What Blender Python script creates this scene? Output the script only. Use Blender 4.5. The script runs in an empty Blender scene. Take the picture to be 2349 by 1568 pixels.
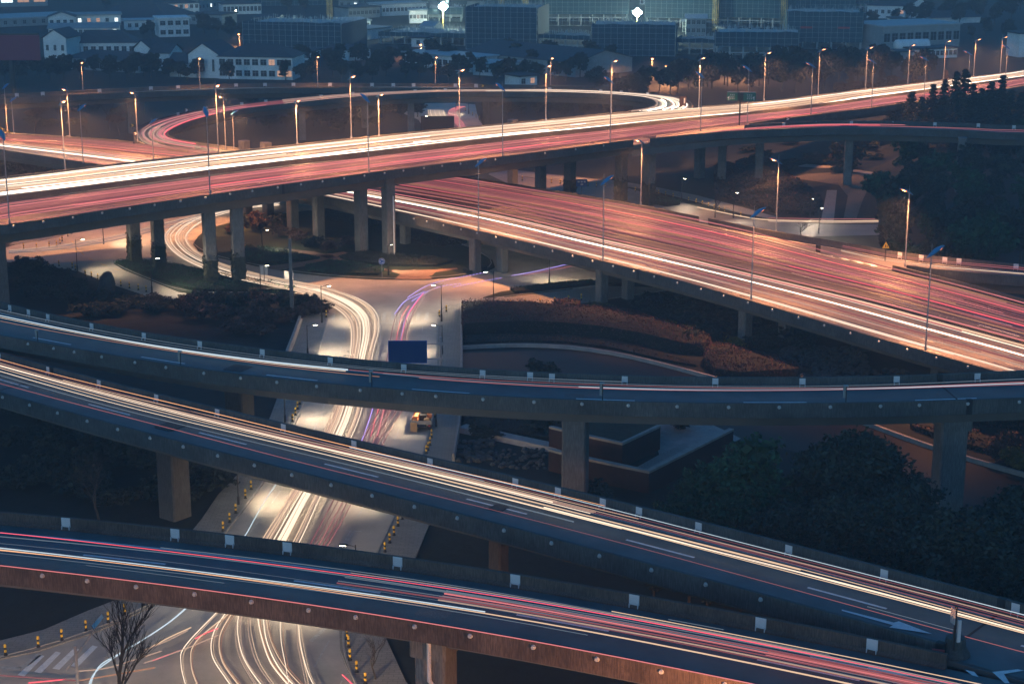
import bpy, math, random
from mathutils import Vector, Matrix, noise
random.seed(7)
R = math.radians
scene = bpy.context.scene
COL = scene.collection

# ------------------------------------------------------------------ camera
CAM_H, CAM_P, CAM_F, CX, CY = 60.0, R(14.9), 3995.0, 1174.5, 784.0
cam_data = bpy.data.cameras.new('camera')
cam_data.sensor_width = 36.0
cam_data.lens = 36.0 * CAM_F / 2349.0
cam_data.clip_start = 1.0
cam_data.clip_end = 12000.0
camera = bpy.data.objects.new('camera', cam_data)
camera.location = (0, 0, CAM_H)
camera.rotation_euler = (R(90) - CAM_P, 0, 0)
COL.objects.link(camera)
scene.camera = camera

# ------------------------------------------------------------------ dusk sky and the last daylight
world = bpy.data.worlds.new('World')
scene.world = world
world.use_nodes = True
nt = world.node_tree
sky = nt.nodes.new('ShaderNodeTexSky')
sky.sky_type = 'NISHITA'
sky.sun_disc = False
sky.sun_elevation = R(8)
sky.sun_rotation = R(200)
sky.altitude = 50
sky.air_density = 1.6
sky.dust_density = 0.6
sky.ozone_density = 5.0
tint = nt.nodes.new('ShaderNodeMix'); tint.data_type = 'RGBA'; tint.blend_type = 'MULTIPLY'; tint.inputs[0].default_value = 1.0
tint.inputs[7].default_value = (0.27, 0.62, 0.88, 1)
nt.links.new(sky.outputs[0], tint.inputs[6]); nt.links.new(tint.outputs[2], nt.nodes['Background'].inputs[0])
nt.nodes['Background'].inputs[1].default_value = 0.088
sun_data = bpy.data.lights.new('sun', 'SUN')
sun_data.energy = 0.14
sun_data.angle = R(20)
sun_data.color = (0.6, 0.75, 1.0)
sun = bpy.data.objects.new('sun', sun_data)
sun.rotation_euler = (R(80), 0, R(-20))
COL.objects.link(sun)
scene.view_settings.view_transform = 'Standard'
scene.view_settings.look = 'None'
scene.view_settings.exposure = 1.5
scene.view_settings.gamma = 1.0
scene.cycles.use_denoising = True
scene.cycles.max_bounces = 5
scene.cycles.diffuse_bounces = 2
scene.cycles.glossy_bounces = 2
scene.cycles.volume_bounces = 0
scene.cycles.transparent_max_bounces = 8
scene.cycles.sample_clamp_indirect = 3.0
scene.cycles.caustics_reflective = False
scene.cycles.caustics_refractive = False

# ------------------------------------------------------------------ from the photograph to the ground
_c, _s = math.cos(CAM_P), math.sin(CAM_P)
def W(x, y, z=0.0):
    a = (x - CX) / CAM_F; b = (CY - y) / CAM_F
    t = (z - CAM_H) / (-_s + b * _c)
    return Vector((a * t, (_c + b * _s) * t, z))
def PX(p):
    Z = p[2] - CAM_H
    d = p[1] * _c - Z * _s
    return CX + CAM_F * p[0] / d, CY - CAM_F * (p[1] * _s + Z * _c) / d, d
def lerp(a, b, t): return a + (b - a) * t
def prof(pts):
    def f(x):
        if x <= pts[0][0]: return pts[0][1]
        for (x0, z0), (x1, z1) in zip(pts, pts[1:]):
            if x <= x1: return lerp(z0, z1, (x - x0) / (x1 - x0))
        return pts[-1][1]
    return f
def rnd(a, b): return random.uniform(a, b)
ORD = ['nearest', 'second', 'third', 'fourth', 'fifth', 'sixth', 'seventh', 'eighth', 'ninth', 'tenth', 'eleventh', 'twelfth',
       'thirteenth', 'fourteenth', 'fifteenth', 'sixteenth', 'seventeenth', 'eighteenth', 'nineteenth', 'twentieth',
       'twenty-first', 'twenty-second', 'twenty-third', 'twenty-fourth', 'twenty-fifth', 'twenty-sixth', 'twenty-seventh',
       'twenty-eighth', 'twenty-ninth', 'thirtieth', 'thirty-first', 'thirty-second', 'thirty-third', 'thirty-fourth',
       'thirty-fifth', 'thirty-sixth', 'thirty-seventh', 'thirty-eighth', 'thirty-ninth', 'fortieth']
def nth(i): return 'first' if i == 0 else ORD[i]

# ------------------------------------------------------------------ materials
MATS = {}
def mat(name, col, rough=0.8, var=0.25, scale=0.5, streak=0.0, metal=0.0, bump=0.0, col2=None, stretch=(1, 1, 1), spec=0.4):
    m = bpy.data.materials.new(name); m.use_nodes = True
    n = m.node_tree; b = n.nodes['Principled BSDF']
    b.inputs['Roughness'].default_value = rough
    b.inputs['Metallic'].default_value = metal
    b.inputs['Specular IOR Level'].default_value = spec
    tc = n.nodes.new('ShaderNodeTexCoord')
    mp = n.nodes.new('ShaderNodeMapping'); mp.inputs['Scale'].default_value = stretch
    n.links.new(tc.outputs['Object'], mp.inputs[0])
    nz = n.nodes.new('ShaderNodeTexNoise'); nz.inputs['Scale'].default_value = scale; nz.inputs['Detail'].default_value = 6
    nz.inputs['Roughness'].default_value = 0.65
    n.links.new(mp.outputs[0], nz.inputs['Vector'])
    rp = n.nodes.new('ShaderNodeValToRGB')
    rp.color_ramp.elements[0].position = 0.3; rp.color_ramp.elements[1].position = 0.7
    c2 = col2 or tuple(min(1, c * (1 + var)) for c in col)
    c1 = tuple(c * (1 - var) for c in col)
    rp.color_ramp.elements[0].color = (*c1, 1); rp.color_ramp.elements[1].color = (*c2, 1)
    n.links.new(nz.outputs['Fac'], rp.inputs[0])
    out = rp.outputs[0]
    if streak:
        mp2 = n.nodes.new('ShaderNodeMapping'); mp2.inputs['Scale'].default_value = (8, 8, 0.9)
        n.links.new(tc.outputs['Object'], mp2.inputs[0])
        n2 = n.nodes.new('ShaderNodeTexNoise'); n2.inputs['Scale'].default_value = 1.6; n2.inputs['Detail'].default_value = 5
        n.links.new(mp2.outputs[0], n2.inputs['Vector'])
        r2 = n.nodes.new('ShaderNodeValToRGB')
        r2.color_ramp.elements[0].position = 0.38; r2.color_ramp.elements[1].position = 0.66
        k = 1 - streak
        r2.color_ramp.elements[0].color = (k, k, k, 1); r2.color_ramp.elements[1].color = (1.15, 1.15, 1.15, 1)
        n.links.new(n2.outputs['Fac'], r2.inputs[0])
        mx = n.nodes.new('ShaderNodeMix'); mx.data_type = 'RGBA'; mx.blend_type = 'MULTIPLY'; mx.inputs[0].default_value = 1
        n.links.new(out, mx.inputs[6]); n.links.new(r2.outputs[0], mx.inputs[7]); out = mx.outputs[2]
    n.links.new(out, b.inputs['Base Color'])
    if bump:
        bp = n.nodes.new('ShaderNodeBump'); bp.inputs['Strength'].default_value = bump; bp.inputs['Distance'].default_value = 0.3
        nb = n.nodes.new('ShaderNodeTexNoise'); nb.inputs['Scale'].default_value = scale * 5; nb.inputs['Detail'].default_value = 8
        n.links.new(mp.outputs[0], nb.inputs['Vector']); n.links.new(nb.outputs['Fac'], bp.inputs['Height'])
        n.links.new(bp.outputs[0], b.inputs['Normal'])
    MATS[name] = m
    return m
def emit(name, col, strength, sample=True):
    m = bpy.data.materials.new(name); m.use_nodes = True
    n = m.node_tree; b = n.nodes['Principled BSDF']
    b.inputs['Base Color'].default_value = (0.02, 0.02, 0.02, 1)
    b.inputs['Emission Color'].default_value = (*col, 1)
    b.inputs['Emission Strength'].default_value = strength
    if not sample: m.cycles.emission_sampling = 'NONE'
    MATS[name] = m
    return m
def brick_mat(name, c1, c2, mortar, sx, sy, rough=0.85):
    m = mat(name, c1, rough)
    n = m.node_tree; b = n.nodes['Principled BSDF']
    tc = n.nodes.new('ShaderNodeTexCoord')
    br = n.nodes.new('ShaderNodeTexBrick'); br.inputs['Scale'].default_value = 1.0
    br.inputs['Color1'].default_value = (*c1, 1); br.inputs['Color2'].default_value = (*c2, 1); br.inputs['Mortar'].default_value = (*mortar, 1)
    br.inputs['Brick Width'].default_value = sx; br.inputs['Row Height'].default_value = sy; br.inputs['Mortar Size'].default_value = 0.03
    n.links.new(tc.outputs['Object'], br.inputs[0])
    old = b.inputs['Base Color'].links[0].from_socket
    mx = n.nodes.new('ShaderNodeMix'); mx.data_type = 'RGBA'; mx.inputs[0].default_value = 0.55
    n.links.new(old, mx.inputs[6]); n.links.new(br.outputs['Color'], mx.inputs[7]); n.links.new(mx.outputs[2], b.inputs['Base Color'])
    return m
def leaf_mat(name, a, b_, rough=0.7):
    m = bpy.data.materials.new(name); m.use_nodes = True
    n = m.node_tree; b = n.nodes['Principled BSDF']; b.inputs['Roughness'].default_value = rough
    b.inputs['Specular IOR Level'].default_value = 0.25
    g = n.nodes.new('ShaderNodeNewGeometry'); rp = n.nodes.new('ShaderNodeValToRGB')
    rp.color_ramp.elements[0].color = (*a, 1); rp.color_ramp.elements[1].color = (*b_, 1)
    n.links.new(g.outputs['Random Per Island'], rp.inputs[0])
    tc = n.nodes.new('ShaderNodeTexCoord'); nz = n.nodes.new('ShaderNodeTexNoise'); nz.inputs['Scale'].default_value = 0.35
    n.links.new(tc.outputs['Object'], nz.inputs['Vector'])
    mr = n.nodes.new('ShaderNodeMapRange'); mr.inputs[1].default_value = .3; mr.inputs[2].default_value = .7
    mr.inputs[3].default_value = .55; mr.inputs[4].default_value = 1.5
    n.links.new(nz.outputs['Fac'], mr.inputs[0])
    mx = n.nodes.new('ShaderNodeMix'); mx.data_type = 'RGBA'; mx.blend_type = 'MULTIPLY'; mx.inputs[0].default_value = 1
    n.links.new(rp.outputs[0], mx.inputs[6]); n.links.new(mr.outputs[0], mx.inputs[7]); n.links.new(mx.outputs[2], b.inputs['Base Color'])
    MATS[name] = m
    return m

mat('asphalt', (0.072, 0.108, 0.115), 0.62, 0.22, 0.35, bump=0.1, stretch=(1, 1, 1))
mat('asphalt_main', (0.15, 0.13, 0.125), 0.6, 0.2, 0.3, bump=0.1)
mat('street', (0.40, 0.36, 0.31), 0.75, 0.22, 0.18, bump=0.15)
brick_mat('paving', (0.25, 0.23, 0.20), (0.31, 0.285, 0.25), (0.13, 0.12, 0.11), 0.8, 0.4)
mat('concrete', (0.085, 0.083, 0.08), 0.85, 0.35, 0.35, streak=0.38, bump=0.2)
mat('concrete_rust', (0.11, 0.075, 0.06), 0.85, 0.4, 0.4, streak=0.42, bump=0.2)
mat('concrete_soffit', (0.12, 0.115, 0.11), 0.85, 0.15, 0.3)
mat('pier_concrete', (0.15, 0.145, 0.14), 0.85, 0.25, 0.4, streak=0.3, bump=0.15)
mat('pier_shaded', (0.07, 0.068, 0.065), 0.9, 0.3, 0.4, streak=0.3)  # darker copy of the pier concrete, shade under the ramps put into colour
mat('ivy', (0.04, 0.045, 0.03), 0.9, 0.5, 2.5, bump=0.5)
mat('coping', (0.30, 0.27, 0.24), 0.8, 0.2, 1.0)
mat('kerb', (0.32, 0.30, 0.27), 0.8, 0.2, 1.0)
mat('paint', (0.72, 0.72, 0.70), 0.6, 0.15, 2.0)
mat('paint_worn', (0.42, 0.41, 0.38), 0.7, 0.35, 3.0)
mat('paint_yellow', (0.6, 0.38, 0.10), 0.7, 0.2, 2.0)
mat('joint', (0.015, 0.015, 0.017), 0.7, 0.2, 2.0)
mat('grass', (0.014, 0.024, 0.012), 0.95, 0.5, 0.35, bump=0.4)
mat('soil', (0.009, 0.011, 0.009), 0.95, 0.55, 0.12, bump=0.4)
mat('red_paving', (0.28, 0.17, 0.12), 0.85, 0.2, 1.2)
mat('gravel', (0.16, 0.13, 0.10), 0.9, 0.5, 6.0, bump=0.6)
mat('stone', (0.06, 0.062, 0.06), 0.85, 0.4, 1.2, bump=0.4)
mat('water', (0.020, 0.013, 0.009), 0.5, 0.2, 0.2, spec=0.12)
mat('steel_grey', (0.32, 0.33, 0.35), 0.45, 0.12, 2.0, metal=0.5)
mat('steel_dark', (0.02, 0.02, 0.022), 0.5, 0.2, 2.0)
mat('wing_blue', (0.05, 0.22, 0.42), 0.4, 0.15, 1.0)
mat('white_plate', (0.62, 0.60, 0.60), 0.5, 0.06, 1.0)
mat('stud_white', (0.45, 0.45, 0.44), 0.4, 0.05, 1.0)
mat('black_rubber', (0.015, 0.015, 0.015), 0.6, 0.1, 1.0)
mat('yellow_band', (0.75, 0.45, 0.04), 0.5, 0.1, 1.0)
mat('board_blue', (0.003, 0.035, 0.14), 0.7, 0.03, 0.5, spec=0.1)
mat('sign_blue', (0.02, 0.09, 0.34), 0.5, 0.03, 0.5)
mat('sign_green', (0.01, 0.11, 0.08), 0.5, 0.03, 0.5)
mat('sign_back', (0.36, 0.36, 0.36), 0.6, 0.06, 0.5)
mat('board_maroon', (0.16, 0.010, 0.05), 0.5, 0.05, 0.3)
mat('plaster', (0.80, 0.80, 0.78), 0.8, 0.12, 0.3, streak=0.15)
mat('plaster_grey', (0.34, 0.36, 0.36), 0.85, 0.18, 0.3, streak=0.25)
mat('roof_tile', (0.055, 0.065, 0.075), 0.85, 0.2, 0.6)
mat('roof_light', (0.40, 0.42, 0.43), 0.6, 0.15, 0.4)
mat('glass_dark', (0.012, 0.018, 0.024), 0.2, 0.2, 0.5)
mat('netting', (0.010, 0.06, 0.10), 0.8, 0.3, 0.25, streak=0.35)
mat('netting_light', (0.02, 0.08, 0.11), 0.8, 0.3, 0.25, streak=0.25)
mat('slab', (0.48, 0.49, 0.47), 0.85, 0.2, 0.4)
mat('scaffold', (0.38, 0.42, 0.42), 0.6, 0.2, 0.4)
mat('crane_yellow', (0.55, 0.36, 0.10), 0.55, 0.15, 0.5)
mat('banner_red', (0.45, 0.06, 0.06), 0.7, 0.1, 1.0)
mat('wall_red', (0.035, 0.014, 0.014), 0.85, 0.25, 1.0)
mat('bark_dark', (0.012, 0.010, 0.010), 0.9, 0.3, 2.0)
mat('bark', (0.05, 0.04, 0.035), 0.9, 0.35, 2.0)
mat('cargo_orange', (0.5, 0.16, 0.05), 0.7, 0.25, 3.0)
mat('cargo_wood', (0.45, 0.28, 0.14), 0.7, 0.2, 2.0)
mat('truck_grey', (0.30, 0.30, 0.29), 0.5, 0.15, 2.0)
leaf_mat('leaf_dark', (0.008, 0.013, 0.009), (0.04, 0.052, 0.040))
leaf_mat('leaf_green', (0.012, 0.032, 0.016), (0.030, 0.085, 0.045))
leaf_mat('leaf_brown', (0.035, 0.022, 0.016), (0.11, 0.060, 0.045))
leaf_mat('leaf_red', (0.022, 0.014, 0.014), (0.095, 0.044, 0.045))
leaf_mat('leaf_olive', (0.05, 0.05, 0.012), (0.15, 0.13, 0.03))
leaf_mat('leaf_yellow', (0.12, 0.07, 0.015), (0.28, 0.18, 0.04))
emit('lamp_sodium', (1.0, 0.24, 0.06), 1.5)
emit('lamp_core', (1.0, 0.50, 0.18), 22.0)
emit('lamp_white', (1.0, 0.90, 0.62), 18.0)
emit('flood_white', (0.9, 1.0, 0.85), 80.0)
emit('win_white', (0.75, 0.9, 0.9), .9)
emit('win_warm', (1.0, 0.55, 0.35), .22)
TR = {}
for nm, c, s in (('white_hot', (1.0, 0.82, 0.64), 2.0), ('white', (1.0, 0.76, 0.55), .52), ('cream', (1.0, 0.66, 0.42), .33),
                 ('cream_dim', (0.9, 0.58, 0.42), 0.20), ('cool', (0.70, 0.85, 0.95), 0.32), ('cool_dim', (0.5, 0.62, 0.75), 0.10),
                 ('red_hot', (1.0, 0.10, 0.14), .55), ('pink', (1.0, 0.26, 0.27), 0.30), ('pink_dim', (0.9, 0.25, 0.24), 0.17),
                 ('rose', (0.8, 0.20, 0.22), 0.11), ('orange', (1.0, 0.45, 0.20), .5), ('orange_dim', (0.95, 0.40, 0.2), 0.17), ('violet', (0.45, 0.34, 1.0), .55)):
    TR[nm] = emit('trail_' + nm, c, s, sample=(s > 0.4))

# ------------------------------------------------------------------ mesh helper
class MB:
    def __init__(s): s.v = []; s.f = []; s.m = []; s.cur = 0; s.mats = []
    def use(s, name):
        m = MATS[name] if isinstance(name, str) else name
        if m not in s.mats: s.mats.append(m)
        s.cur = s.mats.index(m); return s
    def face(s, idx): s.f.append(idx); s.m.append(s.cur)
    def poly(s, pts):
        n = len(s.v); s.v += [tuple(p) for p in pts]; s.face(tuple(range(n, n + len(pts))))
    def prism(s, pts, z0, z1):
        n = len(s.v); k = len(pts)
        ar = sum(pts[i][0] * pts[(i + 1) % k][1] - pts[(i + 1) % k][0] * pts[i][1] for i in range(k))
        if ar < 0: pts = list(reversed(pts))
        s.v += [(p[0], p[1], z0) for p in pts] + [(p[0], p[1], z1) for p in pts]
        s.face(tuple(range(n + k - 1, n - 1, -1))); s.face(tuple(range(n + k, n + 2 * k)))
        for i in range(k): j = (i + 1) % k; s.face((n + i, n + j, n + k + j, n + k + i))
    def box(s, c, d, rz=0.0, M=None):
        x, y, z = d[0] / 2, d[1] / 2, d[2] / 2
        M2 = Matrix.Translation(Vector(c)) @ Matrix.Rotation(rz, 4, 'Z')
        if M is not None: M2 = M2 @ M
        n = len(s.v)
        for a in ((-x, -y, -z), (x, -y, -z), (x, y, -z), (-x, y, -z), (-x, -y, z), (x, -y, z), (x, y, z), (-x, y, z)):
            s.v.append(tuple(M2 @ Vector(a)))
        for q in ((3, 2, 1, 0), (4, 5, 6, 7), (0, 1, 5, 4), (1, 2, 6, 5), (2, 3, 7, 6), (3, 0, 4, 7)): s.face(tuple(n + i for i in q))
    def tube(s, pts, r, k=6, r1=None, cap=True):
        pts = [Vector(p) for p in pts]; n0 = len(s.v); N = len(pts)
        for i, p in enumerate(pts):
            t = (pts[min(i + 1, N - 1)] - pts[max(i - 1, 0)])
            if t.length < 1e-6: t = Vector((0, 0, 1))
            t.normalize()
            up = Vector((0, 0, 1)) if abs(t.z) < 0.95 else Vector((1, 0, 0))
            a = t.cross(up).normalized(); b = t.cross(a)
            rr = r[i] if isinstance(r, list) else (r if r1 is None else lerp(r, r1, i / max(1, N - 1)))
            for j in range(k):
                an = 2 * math.pi * j / k + math.pi / k
                s.v.append(tuple(p + a * math.cos(an) * rr + b * math.sin(an) * rr))
        for i in range(N - 1):
            for j in range(k):
                a0 = n0 + i * k + j; a1 = n0 + i * k + (j + 1) % k
                s.face((a0, a1, a1 + k, a0 + k))
        if cap:
            s.face(tuple(n0 + j for j in range(k))[::-1]); s.face(tuple(n0 + (N - 1) * k + j for j in range(k)))
    def lathe(s, c, prof_, k=12):
        n0 = len(s.v); c = Vector(c)
        for r, z in prof_:
            for j in range(k):
                a = 2 * math.pi * j / k; s.v.append((c.x + r * math.cos(a), c.y + r * math.sin(a), c.z + z))
        for i in range(len(prof_) - 1):
            for j in range(k):
                a0 = n0 + i * k + j; a1 = n0 + i * k + (j + 1) % k; s.face((a0, a1, a1 + k, a0 + k))
        s.face(tuple(n0 + j for j in range(k))[::-1]); s.face(tuple(n0 + (len(prof_) - 1) * k + j for j in range(k)))
    def sweep(s, secs, closed=True):
        """secs: list of lists of points (same length), skinned one to the next"""
        n0 = len(s.v); k = len(secs[0])
        for sec in secs: s.v += [tuple(p) for p in sec]
        for i in range(len(secs) - 1):
            for j in range(k if closed else k - 1):
                a0 = n0 + i * k + j; a1 = n0 + i * k + (j + 1) % k; s.face((a0, a1, a1 + k, a0 + k))
        if closed:
            s.face(tuple(n0 + j for j in range(k))[::-1]); s.face(tuple(n0 + (len(secs) - 1) * k + j for j in range(k)))
    def leaf(s, p, sz, flat=0.0):
        a = Vector((rnd(-1, 1), rnd(-1, 1), rnd(-1, 1) * (1 - flat))).normalized()
        b = a.cross(Vector((rnd(-1, 1), rnd(-1, 1), rnd(-1, 1)))).normalized()
        n = len(s.v)
        s.v += [tuple(p - a * sz), tuple(p + b * sz * .55), tuple(p + a * sz), tuple(p - b * sz * .55)]
        s.face((n, n + 1, n + 2, n + 3))
    def mesh(s, name):
        me = bpy.data.meshes.new(name); me.from_pydata(s.v, [], s.f)
        for m in s.mats: me.materials.append(m)
        if len(s.mats) > 1: me.polygons.foreach_set('material_index', s.m)
        me.update(); return me
    def build(s, name, parent=None, m=None, smooth=False):
        if m: s.mats = [MATS[m]]; s.m = [0] * len(s.f)
        me = s.mesh(name)
        if smooth: me.polygons.foreach_set('use_smooth', [True] * len(me.polygons))
        return obj(name, me, parent)
def obj(name, me, parent=None):
    o = bpy.data.objects.new(name, me); COL.objects.link(o)
    if parent: o.parent = parent
    return o
def tag(o, label=None, cat=None, group=None, kind=None):
    if label: o['label'] = label
    if cat: o['category'] = cat
    if group: o['group'] = group
    if kind: o['kind'] = kind
    return o
def thing(name, loc, rz, label, cat, group=None):
    o = bpy.data.objects.new(name, None); COL.objects.link(o); o.location = loc; o.rotation_euler = (0, 0, rz)
    o.empty_display_size = 0.3
    return tag(o, label, cat, group)
def kids(o):
    return [c for c in bpy.data.objects if c.parent == o]
class Proto:
    """a thing with its parts; the first use moves the original, later uses copy it"""
    def __init__(s, root):
        s.root = root; s.used = False; s.ch = [(c, kids(c)) for c in kids(root)]
    def place(s, loc, rz, label, group=None, scale=None):
        if not s.used:
            r = s.root; s.used = True
        else:
            r = s.root.copy(); COL.objects.link(r)
            for c, gs in s.ch:
                cc = c.copy(); COL.objects.link(cc); cc.parent = r
                for g in gs:
                    gg = g.copy(); COL.objects.link(gg); gg.parent = cc
        r.location = loc; r.rotation_euler = (0, 0, rz); r['label'] = label
        if group: r['group'] = group
        if scale: r.scale = scale
        return r
DBG = False
# ------------------------------------------------------------------ curves
def catmull(pts, n=8):
    out = []
    P = [pts[0] * 2 - pts[1]] + pts + [pts[-1] * 2 - pts[-2]]
    for i in range(1, len(P) - 2):
        a, b, c, d = P[i - 1], P[i], P[i + 1], P[i + 2]
        for k in range(n):
            t = k / n
            out.append(0.5 * (2 * b + (c - a) * t + (2 * a - 5 * b + 4 * c - d) * t * t + (3 * b - a - 3 * c + d) * t ** 3))
    out.append(pts[-1].copy()); return out
def resample(pts, ds):
    out = [pts[0].copy()]; acc = 0.0
    for a, b in zip(pts, pts[1:]):
        L = (b - a).length
        if L < 1e-9: continue
        while acc + L >= ds:
            t = (ds - acc) / L; a = a.lerp(b, t); out.append(a.copy()); L = (b - a).length; acc = 0.0
        acc += L
    if (out[-1] - pts[-1]).length > ds * 0.3: out.append(pts[-1].copy())
    return out
def smooth(pts, k):
    for _ in range(k):
        pts = [pts[0]] + [(a + b * 2 + c) / 4 for a, b, c in zip(pts, pts[1:], pts[2:])] + [pts[-1]]
    return pts
def edge(px, zf, dz, ds=4.0, ext=(70, 70), sm=6):
    w = [W(x, y, zf(x) + dz) - Vector((0, 0, dz)) for x, y in px]
    if ext[0]:
        d = (w[0] - w[1]).normalized(); d.z = 0; w = [w[0] + d * ext[0]] + w
    if ext[1]:
        d = (w[-1] - w[-2]).normalized(); d.z = 0; w = w + [w[-1] + d * ext[1]]
    return smooth(resample(catmull(w), ds), sm)
def pair_perp(far, near):
    st = []
    for i, p in enumerate(far):
        t = (far[min(i + 1, len(far) - 1)] - far[max(i - 1, 0)]); t.z = 0; t.normalize()
        nrm = Vector((t.y, -t.x, 0))
        best = None
        for a, b in zip(near, near[1:]):
            d = b - a; den = nrm.x * d.y - nrm.y * d.x
            if abs(den) < 1e-9: continue
            q = a - p
            s_ = (q.x * d.y - q.y * d.x) / den; u = (q.x * nrm.y - q.y * nrm.x) / den
            if -0.001 <= u <= 1.001 and 0.2 < s_ < 80 and (best is None or s_ < best[0]): best = (s_, a.lerp(b, u))
        if best:
            st.append((p.copy(), best[1].copy()))
    return st
def pair_list(pr, zf, dz, ext=(0, 0), ds=4.0, sm=3):
    A = [W(a, b, z + dz) - Vector((0, 0, dz)) for (a, b, c, d, z) in pr]
    B = [W(c, d, z + dz) - Vector((0, 0, dz)) for (a, b, c, d, z) in pr]
    for (L) in (A, B):
        if ext[1]:
            d = (L[-1] - L[-2]).normalized(); d.z = 0; L.append(L[-1] + d * ext[1])
    A, B = catmull(A, 10), catmull(B, 10)
    # walk along the pair by the mean length
    out = [(A[0], B[0])]; acc = 0
    for i in range(1, len(A)):
        acc += ((A[i] - A[i - 1]).length + (B[i] - B[i - 1]).length) / 2
        if acc >= ds or i == len(A) - 1: out.append((A[i], B[i])); acc = 0
    return out

class Deck:
    def __init__(s, st):
        s.st = st
        s.xf = [PX(a)[0] for a, b in st]; s.xm = [PX((a + b) / 2)[0] for a, b in st]; s.xn = [PX(b)[0] for a, b in st]
        s.len = [0]
        for (a, b), (c, d) in zip(st, st[1:]): s.len.append(s.len[-1] + ((c + d) / 2 - (a + b) / 2).length)
    def across(s, i):
        a, b = s.st[i]; d = b - a; w = d.length; return a, (d / max(w, 1e-6)), w
    def at(s, i, o, dz=0.0):
        a, d, w = s.across(i); return a + d * o + Vector((0, 0, dz))
    def atu(s, i, u, dz=0.0):
        a, b = s.st[i]; return a.lerp(b, u) + Vector((0, 0, dz))
    def idx_near(s, x, arr=None):
        arr = arr or s.xm; return min(range(len(arr)), key=lambda i: abs(arr[i] - x))
    def find_u(s, x, y, dz):
        """lateral fraction of the line seen through a point of the photograph at height dz above the deck"""
        best = None
        for i in range(len(s.st)):
            for k in range(0, 41):
                u = k / 40; p = PX(s.atu(i, u, dz)); e = abs(p[0] - x) + 3 * abs(p[1] - y)
                if best is None or e < best[0]: best = (e, u, i)
        return best[1], best[2]
def runs(idx):
    out = []; cur = []
    for i in idx:
        if cur and i != cur[-1] + 1: out.append(cur); cur = []
        cur.append(i)
    if cur: out.append(cur)
    return [r for r in out if len(r) > 1]

def build_deck(name, st, label, asphalt='asphalt', far_wall=lambda x: True, near_wall=lambda x: True, depth=2.0, box=0.24, wall_h=1.0, face=0.45,
               girder=True, conc='concrete', group='viaducts of the interchange'):
    D = Deck(st); N = len(st)
    mid = (st[N // 2][0] + st[N // 2][1]) / 2
    root = thing(name, (0, 0, 0), 0, label, 'viaduct', group)
    m = MB(); m.use(asphalt)
    m.sweep([[D.at(i, 0.3), D.at(i, max(0.35, D.across(i)[2] - 0.3))] for i in range(N)], closed=False)
    # the normals of the strip point up
    m.f = [tuple(reversed(f)) for f in m.f]
    m.build('road_surface', root)
    if girder:
        g = MB(); g.use('concrete_soffit')
        secs = []
        for i in range(N):
            w = D.across(i)[2]; e = min(0.06, w * .02); c = max(0.0, box * min(w, 14))
            secs.append([D.at(i, e, -0.05), D.at(i, w - e, -0.05), D.at(i, w - e, -0.40), D.at(i, w - e - c, -0.85), D.at(i, w - e - c * 1.15, -depth),
                         D.at(i, e + c * 1.15, -depth), D.at(i, e + c, -0.85), D.at(i, e, -0.40)])
        g.sweep(secs); g.build('girder', root)
    for side, ok, xs in ((0, far_wall, D.xf), (1, near_wall, D.xn)):
        for run in runs([i for i in range(N) if ok(xs[i])]):
            b = MB(); b.use(conc); secs = []
            for i in run:
                a, d, w = D.across(i); q = (lambda o, z: D.at(i, o if side == 0 else w - o, z))
                secs.append([q(0, -face), q(0, wall_h), q(0.28, wall_h), q(0.32, 0.35), q(0.48, 0.12), q(0.48, 0.02), q(0.2, -face)])
            b.sweep(secs); b.build('parapet', root)
    return root, D

def dashes(D, root, u, start=0.0, dash=6.0, gap=9.0, width=0.24, m='paint', x0=-1e9, x1=1e9, name='lane_dash', lift=0.012, single=False):
    b = MB(); b.use(m); L = D.len[-1]; s0 = start
    def P(s_, o):
        i = 0
        while i < len(D.len) - 2 and D.len[i + 1] < s_: i += 1
        t = (s_ - D.len[i]) / (D.len[i + 1] - D.len[i])
        p = D.atu(i, u).lerp(D.atu(i + 1, u), t); a, d, w = D.across(i)
        return p + d * o + Vector((0, 0, lift))
    while s0 + dash < L:
        px = PX(P(s0 + dash / 2, 0))[0]
        if single: b = MB(); b.use(m)
        if x0 < px < x1 and PX(P(s0, 0))[2] < 700:
            n = max(1, int(dash / 3))
            for k in range(n):
                a, c = s0 + dash * k / n, s0 + dash * (k + 1) / n
                b.poly([P(a, width / 2), P(c, width / 2), P(c, -width / 2), P(a, -width / 2)])
            if single: b.build(name, root)
        s0 += dash + gap
    if b.f and not single: b.build('lane_dashes', root)['kind'] = 'stuff'
def solid(D, root, off, from_near=False, width=0.18, m='paint', x0=-1e9, x1=1e9, name='edge_line', u=None):
    idx = [i for i in range(len(D.st)) if x0 <= D.xm[i] <= x1]
    for run in runs(idx):
        b = MB(); b.use(m); secs = []
        for i in run:
            w = D.across(i)[2]; o = (w * u) if u is not None else ((w - off) if from_near else off)
            if o < 0.5 or o > w - 0.3: continue
            secs.append([D.at(i, o + width / 2, 0.011), D.at(i, o - width / 2, 0.011)])
        if len(secs) > 1: b.sweep(secs, closed=False); b.build(name, root)

def to_surface(px, zf, dz): return [W(x, y, zf(x) + dz) for x, y in px]

zC = prof([(0, 10.0), (2349, 11.6)])
zD = prof([(0, 8.8), (1500, 10.2), (2184, 11.0)])
zE = prof([(0, 10.8), (2349, 11.0)])
zA = prof([(0, 12.4), (366, 13.2), (485, 14.1), (600, 14.3), (900, 14.0), (1400, 13.0), (1690, 12.4), (1762, 11.6), (1862, 10.2), (2000, 8.2), (2349, 4.5)])
zB = prof([(0, 6.0), (700, 6.0), (1200, 6.3), (2349, 6.6)])
zR1 = prof([(0, 9.5), (1400, 9.5)])

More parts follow.
